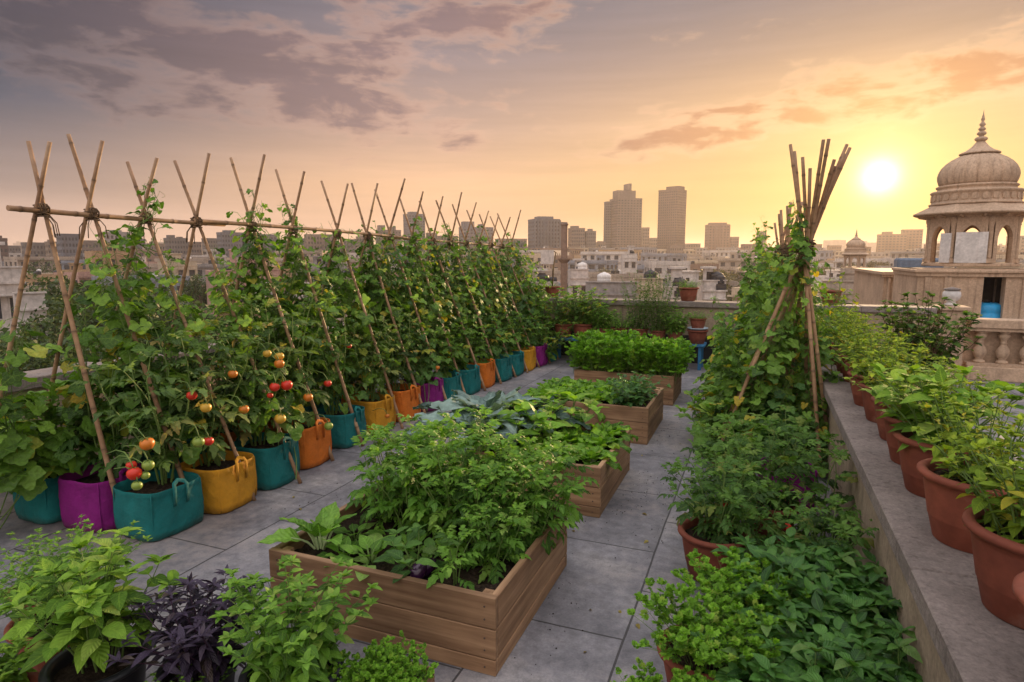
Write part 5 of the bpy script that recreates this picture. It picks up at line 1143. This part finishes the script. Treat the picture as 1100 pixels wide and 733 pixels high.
tower('broad block with open roof frames left of the slim dark tower', 404, 431, 249, 850, .3, 15, 7, 5, 'dusty beige', .7, [(0.05, .3, 5, 'roof_frame'), (.6, .8, 4, 'lift_tower')])
tower('wide pale apartment slab behind the trellis, right of the seventh pole pair', 328, 358, 254, 700, .25, 10, 9, 5, 'cream', .5, fins=9)
tower('wide blue grey slab behind the fifth pole pair', 235, 264, 252, 650, .35, 11, 9, 6, 'bluish grey', .6, [(.2, .6, 2.5, 'roof_crown')])
tower('blue grey slab continuing right of the fifth pole pair', 264, 300, 254, 690, .2, 11, 10, 5, 'bluish grey', .5)
tower('jagged grey apartment tower behind the fourth pole pair', 178, 201, 258, 640, .35, 9, 7, 5, 'grey', .7, [(.1, .4, 3, 'roof_crown'), (.6, .8, 2, 'lift_tower')])
tower('grey block just left of the fifth pole pair', 218, 234, 258, 700, .3, 10, 5, 4, 'grey', .8)
tower('white and grey block behind the second pole pair', 112, 139, 252, 500, .3, 9, 6, 4, 'white', .7, [(.3, .7, 2, 'lift_tower')])
tower('dark blue grey block between the first and second pole pairs', 64, 86, 254, 520, .3, 9, 6, 4, 'bluish grey', .8)
tower('grey apartment block near the left edge below the rail end', 26, 48, 263, 560, .3, 8, 6, 4, 'grey', .6)
tower('low hazy block beyond the rail between slim tower and slab tower', 470, 492, 255, 900, .3, 11, 6, 5, 'dusty beige', .7)
tower('twin topped hazy block beyond the far end of the rail', 493, 530, 246, 900, .3, 14, 9, 5, 'bluish grey', .5, [(.05, .4, 6, 'roof_crown'), (.6, .75, 4, 'lift_tower')])
tower('hazy block standing close left of the wide slab tower', 532, 566, 258, 1000, .25, 10, 8, 5, 'dusty beige', .5)
tower('grey mid rise block behind the eighth pole pair', 366, 400, 259, 800, .2, 9, 8, 4, 'grey', .5)
tower('pale hazy block far right beside the kiosk edge', 1085, 1125, 255, 900, .2, 11, 8, 4, 'cream', .5)
tower('small pale tower peeping over the teepee vines', 812, 822, 250, 1100, .2, 12, 4, 4, 'cream', .8)
tower('broad hazy block low on the skyline between the two right hand towers', 735, 752, 263, 1100, .2, 9, 6, 4, 'cream', .6)
tower('brown brick tower with open top at the far left edge', -14, 6, 259, 260, .3, 9, 4, 3, 'brown', .8, [(.3, .8, 2.2, 'roof_crown')])
for i, (xl, wd, yt, D, cl) in enumerate([(2, 18, 266, 640, 'grey'), (50, 12, 262, 560, 'cream'), (88, 20, 262, 620, 'dusty beige'), (142, 14, 259, 600, 'bluish grey'), (158, 18, 264, 560, 'cream'), (203, 13, 262, 640, 'dusty beige'), (300, 12, 262, 640, 'cream'), (313, 14, 258, 720, 'bluish grey'), (346, 22, 263, 600, 'dusty beige'), (383, 18, 256, 740, 'cream'), (458, 12, 252, 760, 'dusty beige'), (470, 10, 262, 640, 'grey'), (506, 16, 256, 800, 'cream'), (548, 16, 262, 700, 'bluish grey'), (640, 10, 262, 800, 'cream'), (716, 18, 266, 720, 'dusty beige'), (796, 16, 264, 800, 'pinkish'), (836, 20, 266, 760, 'ochre'), (868, 14, 264, 820, 'ochre'), (912, 22, 267, 800, 'ochre'), (994, 20, 264, 900, 'ochre'), (1040, 30, 266, 820, 'ochre')]):
    tower(('small ' if wd < 14 else '') + cl.replace('dusty ', '') + ' mid rise block, ' + ['first', 'second', 'third', 'fourth', 'fifth', 'sixth', 'seventh', 'eighth', 'ninth', 'tenth', 'eleventh', 'twelfth', 'thirteenth', 'fourteenth', 'fifteenth', 'sixteenth', 'seventeenth', 'eighteenth', 'nineteenth', 'twentieth', 'twenty first', 'last'][i] + ' from the left of the low mid rises', xl, xl + wd, yt, D, R.uniform(.15, .45), 8, max(3, wd // 3), 4, cl, .7, R.choice([None, [(.2, .5, 2.2, 'lift_tower')], [(.1, .8, 2., 'roof_crown')]]))
# slim minarets / chimneys
def minaret(label, xc, yt, yb, D, r, col, cap=True):
    p = atD(xc, 275, D); zt = atD(xc, yt, D)[2] - GZ; e = empty('brick_minaret', (p[0], p[1], GZ), 0, label, 'minaret')
    m = MB(); m.lathe([(r * 1.15, 0), (r * 1.1, zt * .6), (r, zt * .9), (r * .95, zt)], 8, smooth=False); m.build('shaft', MAT['c_' + col], e)
    zl = atD(xc, yb, D)[2] - GZ; m = MB(); m.lathe([(r * 1.1, zl - r), (r * 2.0, zl), (r * 2.0, zl + r * .4), (r * 1.1, zl + r * .41)], 8, smooth=False, cap0=False, cap1=False); m.build('gallery', MAT['c_' + col], e)
    m = MB(); m.lathe([(r * .95, zt + .002), (r * 1.2, zt + r * .2), (r * 1.2, zt + r * .6), (r * .9, zt + r * .7)], 8, smooth=False); m.build('cap', MAT['c_' + col], e)
minaret('slim brown brick minaret rising before the slab tower beside the staked pot', 606, 243, 279, 62, .33, 'brown')
minaret('stubby pink minaret above the pink building behind the fourth pole pair', 250, 270, 283, 80, .4, 'pinkish')
# ---- near buildings with windows built as parts
def near_block(label, xl, xr, yt, D, col, fl=4, bays=3, yaw=.1, depth=.8, balcony=False, band=None, tanks=2, room=True, wins=3):
    xc = (xl + xr) / 2; p = atD(xc, 290, D); zt = atD(xc, yt, D)[2]; W = (xr - xl) * D / F; va = math.atan2(p[1], p[0]) - pi / 2
    w = W / (cos(yaw) + depth * abs(sin(yaw))); d = w * depth; h = zt - GZ
    q = np.array([p[0], p[1], 0]) + leafdir(math.atan2(p[1], p[0]), 0) * d * .5
    e = empty('plastered_house', (q[0], q[1], GZ), va + yaw, label, 'house')
    m = MB(); m.box(-w / 2, -d / 2, 0, w / 2, d / 2, h - .9)
    t = .2
    for u in ((-w / 2, -d / 2, w / 2, -d / 2 + t), (-w / 2, d / 2 - t, w / 2, d / 2), (-w / 2, -d / 2 + t, -w / 2 + t, d / 2 - t), (w / 2 - t, -d / 2 + t, w / 2, d / 2 - t)): m.box(u[0], u[1], h - .9, u[2], u[3], h)
    m.build('wall', MAT['c_' + col], e)
    m = MB(); m.box(-w / 2 - .12, -d / 2 - .14, h - 1.05, w / 2 + .12, -d / 2 - .003, h - .9); m.box(-w / 2 - .1, -d / 2 - .1, h + .003, w / 2 + .1, -d / 2 + .25, h + .1); m.build('cornice', MAT['c_' + col], e)
    if band: m = MB(); m.box(-w / 2 - .02, -d / 2 - .03, h - 4.2, w / 2 + .02, -d / 2 - .004, h - 2.9); m.build('painted_band', MAT['c_' + band], e)
    fh = 3.1
    for j in range(wins):
        z = h - 1.2 - fh * (j + 1) + 1.0
        for i in range(bays):
            x = -w / 2 + w * (i + .5) / bays; ww, wh = min(1.2, w / bays * .55), 1.35
            f = MB(); k_ = .09; y0 = -d / 2 - .06
            f.box(x - ww / 2 - k_, y0, z - k_, x + ww / 2 + k_, y0 + .058, z); f.box(x - ww / 2 - k_, y0, z + wh, x + ww / 2 + k_, y0 + .058, z + wh + k_); f.box(x - ww / 2 - k_, y0, z, x - ww / 2, y0 + .058, z + wh); f.box(x + ww / 2, y0, z, x + ww / 2 + k_, y0 + .058, z + wh)
            f.box(x - ww / 2 - .25, y0 - .4, z + wh + .12, x + ww / 2 + .25, y0 + .055, z + wh + .2)
            wo = f.build('window', MAT['c_' + col], e); g = MB(); g.quad((x - ww / 2, y0 + .045, z), (x + ww / 2, y0 + .045, z), (x + ww / 2, y0 + .045, z + wh), (x - ww / 2, y0 + .045, z + wh)); g.box(x - .025, y0 + .02, z, x + .025, y0 + .04, z + wh, 1); g.build('pane', [MAT['glass'], MAT['metal']], wo)
        if balcony and j < wins:
            m = MB(); z0 = z - 1.05; m.box(-w * .36, -d / 2 - 1.1, z0, w * .1, -d / 2 - .004, z0 + .14); m.box(-w * .36, -d / 2 - 1.1, z0 + .143, w * .1, -d / 2 - 1.02, z0 + .9); m.build('balcony', MAT['c_' + col], e)
    roof_bits(e, w, d, h - .9, col, tanks, room); return e
near_block('white two tiered house with peach light at the far left edge of the roof', -40, 16, 288, 40, 'white', 4, 3, .1, tanks=0)
near_block('lower white wing stepping down right of the far left white house', 14, 42, 316, 39, 'white', 4, 2, .1, room=False, tanks=0)
near_block('pink house with a dark red band behind the fourth and fifth pole pairs', 222, 300, 291, 78, 'pinkish', 4, 4, .15, band='red', tanks=1)
near_block('peach terraced house behind the second pole pair', 96, 138, 270, 150, 'ochre', 5, 3, .25, balcony=True)
near_block('small peach house right of the third pole pair', 172, 210, 281, 140, 'cream', 4, 3, .2)
near_block('white cubic house before the brown trees right of the path', 750, 780, 302, 62, 'white', 4, 2, .3)
near_block('long grey concrete house with deep window bays behind the far parapet', 628, 684, 304, 52, 'grey', 4, 5, .06, .7, tanks=1, room=False)
near_block('white house right of the brown minaret', 610, 632, 290, 75, 'white', 4, 2, .2)
near_block('cream house with balconies centred behind the far parapet', 680, 712, 300, 58, 'cream', 4, 3, .15, balcony=True, room=False)
near_block('dusty white house left of the coping pot with a grassy tuft', 708, 742, 309, 60, 'white', 4, 3, .2)
near_block('tall narrow white house poking above the roofs below the stepped tower', 667, 684, 273, 150, 'white', 5, 2, .2)
near_block('white house with blank side behind the staked pot', 570, 600, 304, 60, 'white', 4, 3, .2)
near_block('weathered cream house behind the middle of the trellis', 360, 410, 296, 75, 'dusty beige', 4, 4, .15)
near_block('grey flat roofed house behind the sixth pole pair', 318, 372, 284, 110, 'grey', 4, 4, .1)
near_block('sandy flat roofed hall right of the teepee below the small dome', 886, 935, 303, 55, 'dusty beige', 4, 4, .05, .6, tanks=0, room=False)
near_block('grey cube house between the hall and the arcaded building', 928, 953, 296, 60, 'grey', 4, 2, .05, tanks=0, room=False)
near_block('white garage block low right of the teepee beside the parapet', 925, 960, 316, 42, 'white', 4, 2, .05, tanks=0, room=False)
p = atD(588, 284, 75); e = empty('roof_hoarding', (p[0], p[1], p[2] - 1.), .2, 'small pale hoarding on a frame above a roof left of the brown minaret', 'hoarding'); m = MB(); m.box(-.8, -.04, 1.0, .8, .04, 2.7); m.build('board', MAT['c_white'], e)
for x in (-.6, .6): m = MB(); m.box(x - .05, .045, -3, x + .05, .14, 2.7); m.build('leg', MAT['metal'], e)
p = atD(917.5, 287, 60); chhatri('small_domed_kiosk', 'small distant domed kiosk on a roof just left of the sun', (p[0], p[1], p[2] + .02), .72, math.atan2(-p[1], -p[0]), 0)
p2 = p.copy(); e = empty('plastered_tower', (p2[0], p2[1], GZ), 0, 'square plastered tower carrying the small distant kiosk', 'tower'); m = MB(); m.box(-1.05, -1.05, 0, 1.05, 1.05, p[2] - GZ - .1); m.build('wall', MAT['c_dusty beige'], e); m = MB(); m.box(-1.2, -1.2, p[2] - GZ - .6, 1.2, 1.2, p[2] - GZ - .35); m.build('cornice', MAT['c_dusty beige'], e)
# ---- the low roofs between, ring by ring
LAND = [(-30, 'at the far left'), (75, 'past the second pole pair'), (125, 'behind the third pole pair'), (185, 'behind the fourth pole pair'), (240, 'behind the fifth pole pair'), (295, 'behind the sixth pole pair'), (340, 'behind the seventh pole pair'), (385, 'beyond the trellis middle'), (430, 'below the slim dark tower'), (475, 'behind the far trellis third'), (525, 'past the trellis end'), (570, 'below the wide slab tower'), (612, 'right of the brown minaret'), (645, 'below the stepped tower'), (690, 'between the two tallest towers'), (735, 'below the tallest tower'), (775, 'behind the brown trees'), (815, 'behind the teepee vines'), (865, 'right of the teepee knot'), (925, 'below the sun'), (985, 'left of the big dome'), (1060, 'behind the big domed kiosk')]
def where(px):
    best = LAND[0][1]
    for a, t_ in LAND:
        if px >= a: best = t_
    return best
occ = []
cname = list(COLS)
used = {}
rows_ = []
for D, w0, zlo, zhi in ((50, 9, -6, -4.2), (66, 9, -6., -3.8), (86, 10, -6., -3.2), (108, 11, -5.6, -2.4), (138, 11, -5., -1.4), (172, 12, -4.4, -.4), (215, 13, -3.6, .8), (270, 15, -2.6, 2.6), (340, 18, -1.6, 4.5), (430, 23, -1., 6.5), (540, 28, 0, 9.), (680, 36, 1, 12)):
    px = -40 + R.uniform(0, 30)
    while px < 1130:
        W = w0 * R.uniform(.75, 1.4); wpx = W * F / D; c = px + wpx / 2
        ok = not ((D < 90 and (c < 215 or 745 < c < 870 or c > 880)) or (D < 120 and 740 < c < 815) or (D < 60 and (c < 330 or c > 700)) or (D < 140 and c > 960))
        if ok: rows_.append((c, D * R.uniform(.92, 1.08), W, R.uniform(zlo, zhi)))
        px += wpx * R.uniform(1.08, 1.5)
for c, D, W, zt in rows_:
    p = atD(c, 280, D); col = R.choice(['white', 'white', 'white', 'cream', 'cream', 'grey', 'dusty beige', 'dusty beige', 'pinkish', 'ochre', 'brown', 'bluish grey', 'grey'])
    h = zt - GZ; fl = max(3, int(h / 3.1)); d = W * R.uniform(.6, 1.1); bw = max(2, int(W / 3)); bd = max(2, int(d / 3.2))
    room = R.random() < .45; tk = R.choice([0, 1, 1, 2, 3]); slabs = R.choice([0, 0, .5, .8])
    feat = 'with roof room and tanks' if room and tk else 'with a roof room' if room else 'with roof tanks' if tk else 'with storey ledges' if slabs else 'with a bare flat roof'
    lab = '%s %s block %s, %s' % ('near' if D < 120 else 'middling' if D < 300 else 'far', col.replace('dusty ', ''), feat, where(c))
    used[lab] = used.get(lab, 0) + 1
    if used[lab] > 1: lab += ', farther one' if used[lab] == 2 else ', farthest one'
    e = empty('city_house', (p[0], p[1], GZ), math.atan2(p[1], p[0]) - pi / 2 + R.uniform(-.5, .5), lab, 'building', 'low city buildings')
    city_block(e, W, d, h, fl, bw, bd, col, R.uniform(.4, .68), R.uniform(.4, .6), slabs, R.uniform(.6, 1.1))
    roof_bits(e, W, d, h, R.choice([col, 'white', 'grey']), tk if D < 350 else min(tk, 1), room)
    if D < 260 and R.random() < .5:
        m = MB(); x, y = R.uniform(-.4, .4) * W, R.uniform(-.4, .2) * d; m.tube([(x, y, h), (x, y, h + R.uniform(2.5, 4.5))], .05, 5); m.tube([(x - .6, y, h + 2.3), (x + .6, y, h + 2.3)], .03, 4); m.build('aerial', MAT['metal'], e)
# the farthest skyline reads as one mass
m = MB()
for k in range(420):
    D = R.uniform(1150, 2300); c = R.uniform(-80, 1180); p = atD(c, 270, D); w = R.uniform(14, 42); hh = R.choice([R.uniform(18, 30), R.uniform(20, 38), R.uniform(30, 58) * (D / 2300 + .3)])
    a = R.uniform(-.4, .4); cc, ss = cos(a), sin(a)
    m.box(-w / 2, -w * .3, 0, w / 2, w * .3, hh, T=lambda q: (p[0] + q[0] * cc - q[1] * ss, p[1] + q[0] * ss + q[1] * cc, GZ + q[2]))
    if R.random() < .5: m.box(-w * .2, -w * .1, hh + .02, w * .25, w * .1, hh + R.uniform(2, 6), T=lambda q: (p[0] + q[0] * cc - q[1] * ss, p[1] + q[0] * ss + q[1] * cc, GZ + q[2]))
tag(m.build('far_skyline', MAT['c_dusty beige']), 'hazy mass of far off buildings along the horizon', 'skyline', kind='stuff')

# ---- trees
def tree_proto(mat, r):
    L = Leaves(); S = MB(); lob = [(np.array([r.uniform(-.5, .5), r.uniform(-.5, .5), r.uniform(-.3, .5)]), r.uniform(.35, .6)) for _ in range(9)]
    for k in range(620):
        c, q = r.choice(lob); v = unit(NR.normal(0, 1, 3)); p = c + v * q * r.uniform(.6, 1.05); L.add('clump', p, unit(NR.normal(0, 1, 3)), v + (0, 0, .3), r.uniform(.13, .24))
    S.tube([(0, 0, -3.2), (.03, 0, -1.6), (0, .02, -.6), (0, 0, .1)], [.14, .11, .09, .03], 8)
    for c, q in lob[:6]: S.tube([(0, 0, -.9), c * .5 + (0, 0, -.35), c], [.06, .04, .012], 6)
    return [('crown', L.mesh('crown', MAT[mat])), ('trunk', S.mesh('trunk', MAT['bark']))]
P_tree = [tree_proto('crown', R) for _ in range(3)]; P_dust = [tree_proto('dustcrown', R) for _ in range(2)]
def tree(px, yt, D, r, proto, lb, grp):
    p = atD(px, yt, D); cz = p[2] - r * .95; s_ = r
    e = place(proto, 'city_tree', (p[0], p[1], cz), R.uniform(0, 6), s_, lb, 'tree', grp); return e
for i, (px, yt, D, r) in enumerate([(20, 372, 26, 2.4), (-20, 360, 26, 2.6), (60, 352, 32, 3.), (46, 300, 60, 5.), (76, 290, 72, 5.6), (104, 293, 58, 4.8), (134, 300, 54, 4.6), (66, 314, 44, 4.), (110, 320, 42, 4.), (160, 308, 50, 4.2), (188, 318, 46, 3.6), (30, 345, 38, 2.8), (96, 362, 34, 2.8), (150, 346, 40, 3.)]):
    tree(px, yt, D, r, P_tree[i % 3], 'dark green tree in the cluster below the near end of the trellis rail', 'dark trees left of the roof')
for i, (px, yt, D, r) in enumerate([(766, 284, 120, 4.2), (784, 290, 110, 4.4), (800, 288, 115, 4.4), (772, 302, 95, 4.), (792, 306, 90, 4.), (815, 296, 100, 4.2), (752, 296, 115, 3.2)]):
    tree(px, yt, D, r, P_dust[i % 2], 'dusty brown green tree in the clump right of the white cubic house', 'dusty trees right of the path')
for i, (px, yt, D, r) in enumerate([(215, 296, 95, 3.4), (345, 300, 85, 3.), (440, 285, 180, 5), (535, 292, 130, 4), (470, 282, 200, 5), (655, 288, 170, 4), (730, 290, 150, 4), (880, 285, 160, 5), (908, 281, 190, 5), (945, 280, 200, 5), (300, 284, 170, 5), (150, 287, 140, 5), (40, 282, 170, 6)]):
    tree(px, yt, D, r, P_tree[i % 3] if px < 600 else P_dust[i % 2], ['rounded', 'spreading', 'small rounded', 'dusky', 'tall rounded', 'low', 'lone', 'bushy', 'hazy', 'orange lit', 'hazier', 'broad', 'far'][i] + ' city tree between the roofs ' + where(px), None)

# ================================================================== LIGHT, SKY, AIR
sd = ray(945, 190); sd = sd / np.linalg.norm(sd)
EL, AZ = math.asin(sd[2]), math.atan2(sd[0], sd[1])
sl = bpy.data.lights.new('sun', 'SUN'); so = bpy.data.objects.new('sun', sl); COL.objects.link(so)
sl.energy = SUN_E = 5.0; sl.color = (1., .66, .34); sl.angle = radians(.6)
so.rotation_euler = (pi / 2 - EL, 0, pi - AZ); so.location = (2, 8, 30)
w = bpy.data.worlds.new('World'); scene.world = w; w.use_nodes = True; w.node_tree.nodes.clear(); t = NT(w.node_tree)
dirv = t.add('ShaderNodeTexCoord').outputs['Generated']
sx, sy, sz = t.add('ShaderNodeSeparateXYZ', {0: dirv}).outputs
el = t.math('MULTIPLY', t.math('ARCSINE', sz), 180 / pi); az = t.math('MULTIPLY', t.math('ARCTAN2', sx, sy), 180 / pi)
nish = t.add('ShaderNodeTexSky', sky_type='NISHITA', sun_disc=False, sun_elevation=EL, sun_rotation=AZ, altitude=50, air_density=1.2, dust_density=2., ozone_density=1.5).outputs[0]
g = t.add('ShaderNodeVectorMath', {0: dirv, 1: tuple(sd)}, operation='DOT_PRODUCT').outputs['Value']
gc = t.math('MAXIMUM', g, 0.)
ZEN = (1.14, 1.08, 1.1)  # overhead sky out of view, brightened to light the garden
e01 = t.math('DIVIDE', el, 60., clamp=True)
far_l = t.ramp(e01, [(0, (.6, .4, .33)), (.055, (.56, .385, .32)), (.085, (.3, .225, .215)), (.185, (.05, .07, .12)), (.275, (.004, .02, .062)), (.42, (.03, .05, .1)), (.6, (.52, .51, .57)), (1, ZEN)])
away = t.ramp(e01, [(0, (.74, .43, .27)), (.055, (.78, .46, .285)), (.1, (.86, .5, .29)), (.185, (.5, .33, .27)), (.28, (.29, .225, .24)), (.34, (.2, .175, .21)), (.45, (.17, .18, .24)), (.6, (.52, .51, .57)), (1, ZEN)])
near = t.ramp(e01, [(0, (.52, .25, .07)), (.035, (.54, .29, .08)), (.06, (.56, .32, .09)), (.105, (.66, .4, .15)), (.185, (.74, .44, .23)), (.265, (.4, .265, .2)), (.33, (.25, .195, .2)), (.45, (.2, .19, .23)), (.6, (.52, .51, .57)), (1, ZEN)])
ang = t.math('MULTIPLY', t.math('ARCCOSINE', t.math('MINIMUM', g, .99999)), 180 / pi)
f1 = t.sstep(ang, 72., 36.); sunf = t.sstep(ang, 40., 7.)
grad = t.mix(sunf, t.mix(f1, far_l, away), near)
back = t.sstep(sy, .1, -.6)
grad = t.mix(back, grad, t.ramp(e01, [(0, (.7, .58, .55)), (.2, (1.05, .86, .77)), (.6, (1.06, .98, .97)), (1, ZEN)]))  # unseen sky behind the camera, brightened as fill for the foreground
# clouds laid out on the sky sphere in azimuth and elevation (degrees)
def azel(x, y): r = ray(x, y); r = r / np.linalg.norm(r); return math.degrees(math.atan2(r[0], r[1])), math.degrees(math.asin(r[2]))
cv = t.add('ShaderNodeCombineXYZ', {0: t.math('MULTIPLY', az, .055), 1: t.math('MULTIPLY', el, .15), 2: 0.}).outputs[0]
warp = t.add('ShaderNodeTexNoise', {'Vector': cv, 'Scale': 1.5, 'Detail': 3.}).outputs['Color']
cvw = t.add('ShaderNodeVectorMath', {0: cv, 1: t.add('ShaderNodeVectorMath', {0: warp, 1: (.35, .35, 0)}, operation='MULTIPLY').outputs[0]}, operation='ADD').outputs[0]
cn = t.noise(cvw, 2.4, 7, .52); cn2 = t.noise(cvw, 8., 6, .55)
bias = None
for (x0, y0, x1, y1, th, k) in [(40, 35, 380, 92, 44, .42), (280, 112, 500, 150, 20, .34), (400, 24, 560, 8, 28, .36), (690, 150, 1110, 62, 24, .36), (470, 100, 620, 140, 13, .14), (520, 104, 610, 98, 7, .16), (800, 28, 960, 14, 8, .12), (100, 105, 180, 125, 10, .1), (325, 62, 420, 100, 22, .16)]:
    a0, e0 = azel(x0, y0); a1, e1 = azel(x1, y1); L2 = (a1 - a0) ** 2 + (e1 - e0) ** 2; thd = th / F * 57.3
    # distance to a segment in (az, el)
    da, de = t.math('SUBTRACT', az, a0), t.math('SUBTRACT', el, e0)
    u = t.math('DIVIDE', t.math('ADD', t.math('MULTIPLY', da, a1 - a0), t.math('MULTIPLY', de, e1 - e0)), L2, clamp=True)
    qa, qe = t.math('SUBTRACT', da, t.math('MULTIPLY', u, a1 - a0)), t.math('SUBTRACT', de, t.math('MULTIPLY', u, e1 - e0))
    ds = t.math('SQRT', t.math('ADD', t.math('MULTIPLY', t.math('MULTIPLY', qa, qa), .35), t.math('MULTIPLY', qe, qe)))
    f = t.math('MULTIPLY', t.sstep(ds, thd * 2., 0.), k)
    bias = f if bias is None else t.math('MAXIMUM', bias, f)
dens = t.math('ADD', t.math('ADD', t.math('MULTIPLY', t.math('SUBTRACT', cn, .62), 1.), t.math('MULTIPLY', t.math('SUBTRACT', cn2, .5), .4)), bias)
cov = t.sstep(dens, .0, .27); core = t.sstep(dens, .07, .3)
lit = t.mix(sunf, t.mix(f1, (.17, .13, .15), (.74, .43, .31)), (.95, .58, .34)); drk = t.mix(sunf, t.mix(f1, (.04, .038, .065), (.24, .15, .16)), (.5, .2, .09))
ccol = t.mix(core, lit, drk)
fade = t.math('MULTIPLY', t.sstep(el, 4., 9.), .85)
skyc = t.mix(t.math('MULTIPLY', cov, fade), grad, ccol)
skyc = t.mix(1., skyc, t.ramp(e01, [(0, .76), (.15, .74), (.38, .7), (.6, 1.)]), 'MULTIPLY')
streak = t.noise(t.add('ShaderNodeCombineXYZ', {0: t.math('MULTIPLY', az, .03), 1: t.math('MULTIPLY', el, .4), 2: 3.}).outputs[0], 2.2, 5, .6)
skyc = t.mix(1., skyc, t.ramp(streak, [(.3, .93), (.7, 1.07)]), 'MULTIPLY')
def glow(p_, c): return t.mix(1., (0, 0, 0), t.add('ShaderNodeVectorMath', {0: c, 'Scale': t.math('POWER', gc, p_)}, operation='SCALE').outputs[0], 'ADD')
tot = t.mix(1., skyc, t.mix(1., glow(5200., (1.2, 1.1, .95)), glow(1100., (.36, .29, .16)), 'ADD'), 'ADD'); tot = t.mix(1., tot, glow(260., (.2, .12, .03)), 'ADD'); tot = t.mix(1., tot, glow(80., (.1, .05, .0)), 'ADD')
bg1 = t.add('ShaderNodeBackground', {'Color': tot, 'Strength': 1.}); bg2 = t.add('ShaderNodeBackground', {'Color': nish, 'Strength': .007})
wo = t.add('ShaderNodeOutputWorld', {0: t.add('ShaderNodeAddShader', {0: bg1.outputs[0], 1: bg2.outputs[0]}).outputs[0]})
HAZE = True
if HAZE:
    m = MB(); m.box(-3000, -200, GZ - 1.6, 3000, 3500, 68); me = m.mesh('haze', [])
    hm = bpy.data.materials.new('evening_haze'); hm.use_nodes = True; hm.node_tree.nodes.clear(); ht = NT(hm.node_tree)
    pv = ht.add('ShaderNodeVolumePrincipled', {'Color': (.9, .8, .74, 1), 'Density': .0003, 'Anisotropy': .42})
    ho = ht.add('ShaderNodeOutputMaterial'); ht.l.new(pv.outputs[0], ho.inputs['Volume']); me.materials.append(hm)
    tag(link('haze', me), 'warm evening haze thickening towards the skyline', 'haze', kind='stuff')
scene.view_settings.view_transform = 'Standard'; scene.view_settings.look = 'None'; scene.view_settings.exposure = .5; scene.view_settings.gamma = 1
cy = scene.cycles
cy.use_denoising = True; cy.max_bounces = 8; cy.transparent_max_bounces = 8; cy.volume_bounces = 1; cy.diffuse_bounces = 4; cy.glossy_bounces = 2; cy.transmission_bounces = 4; cy.sample_clamp_indirect = 6
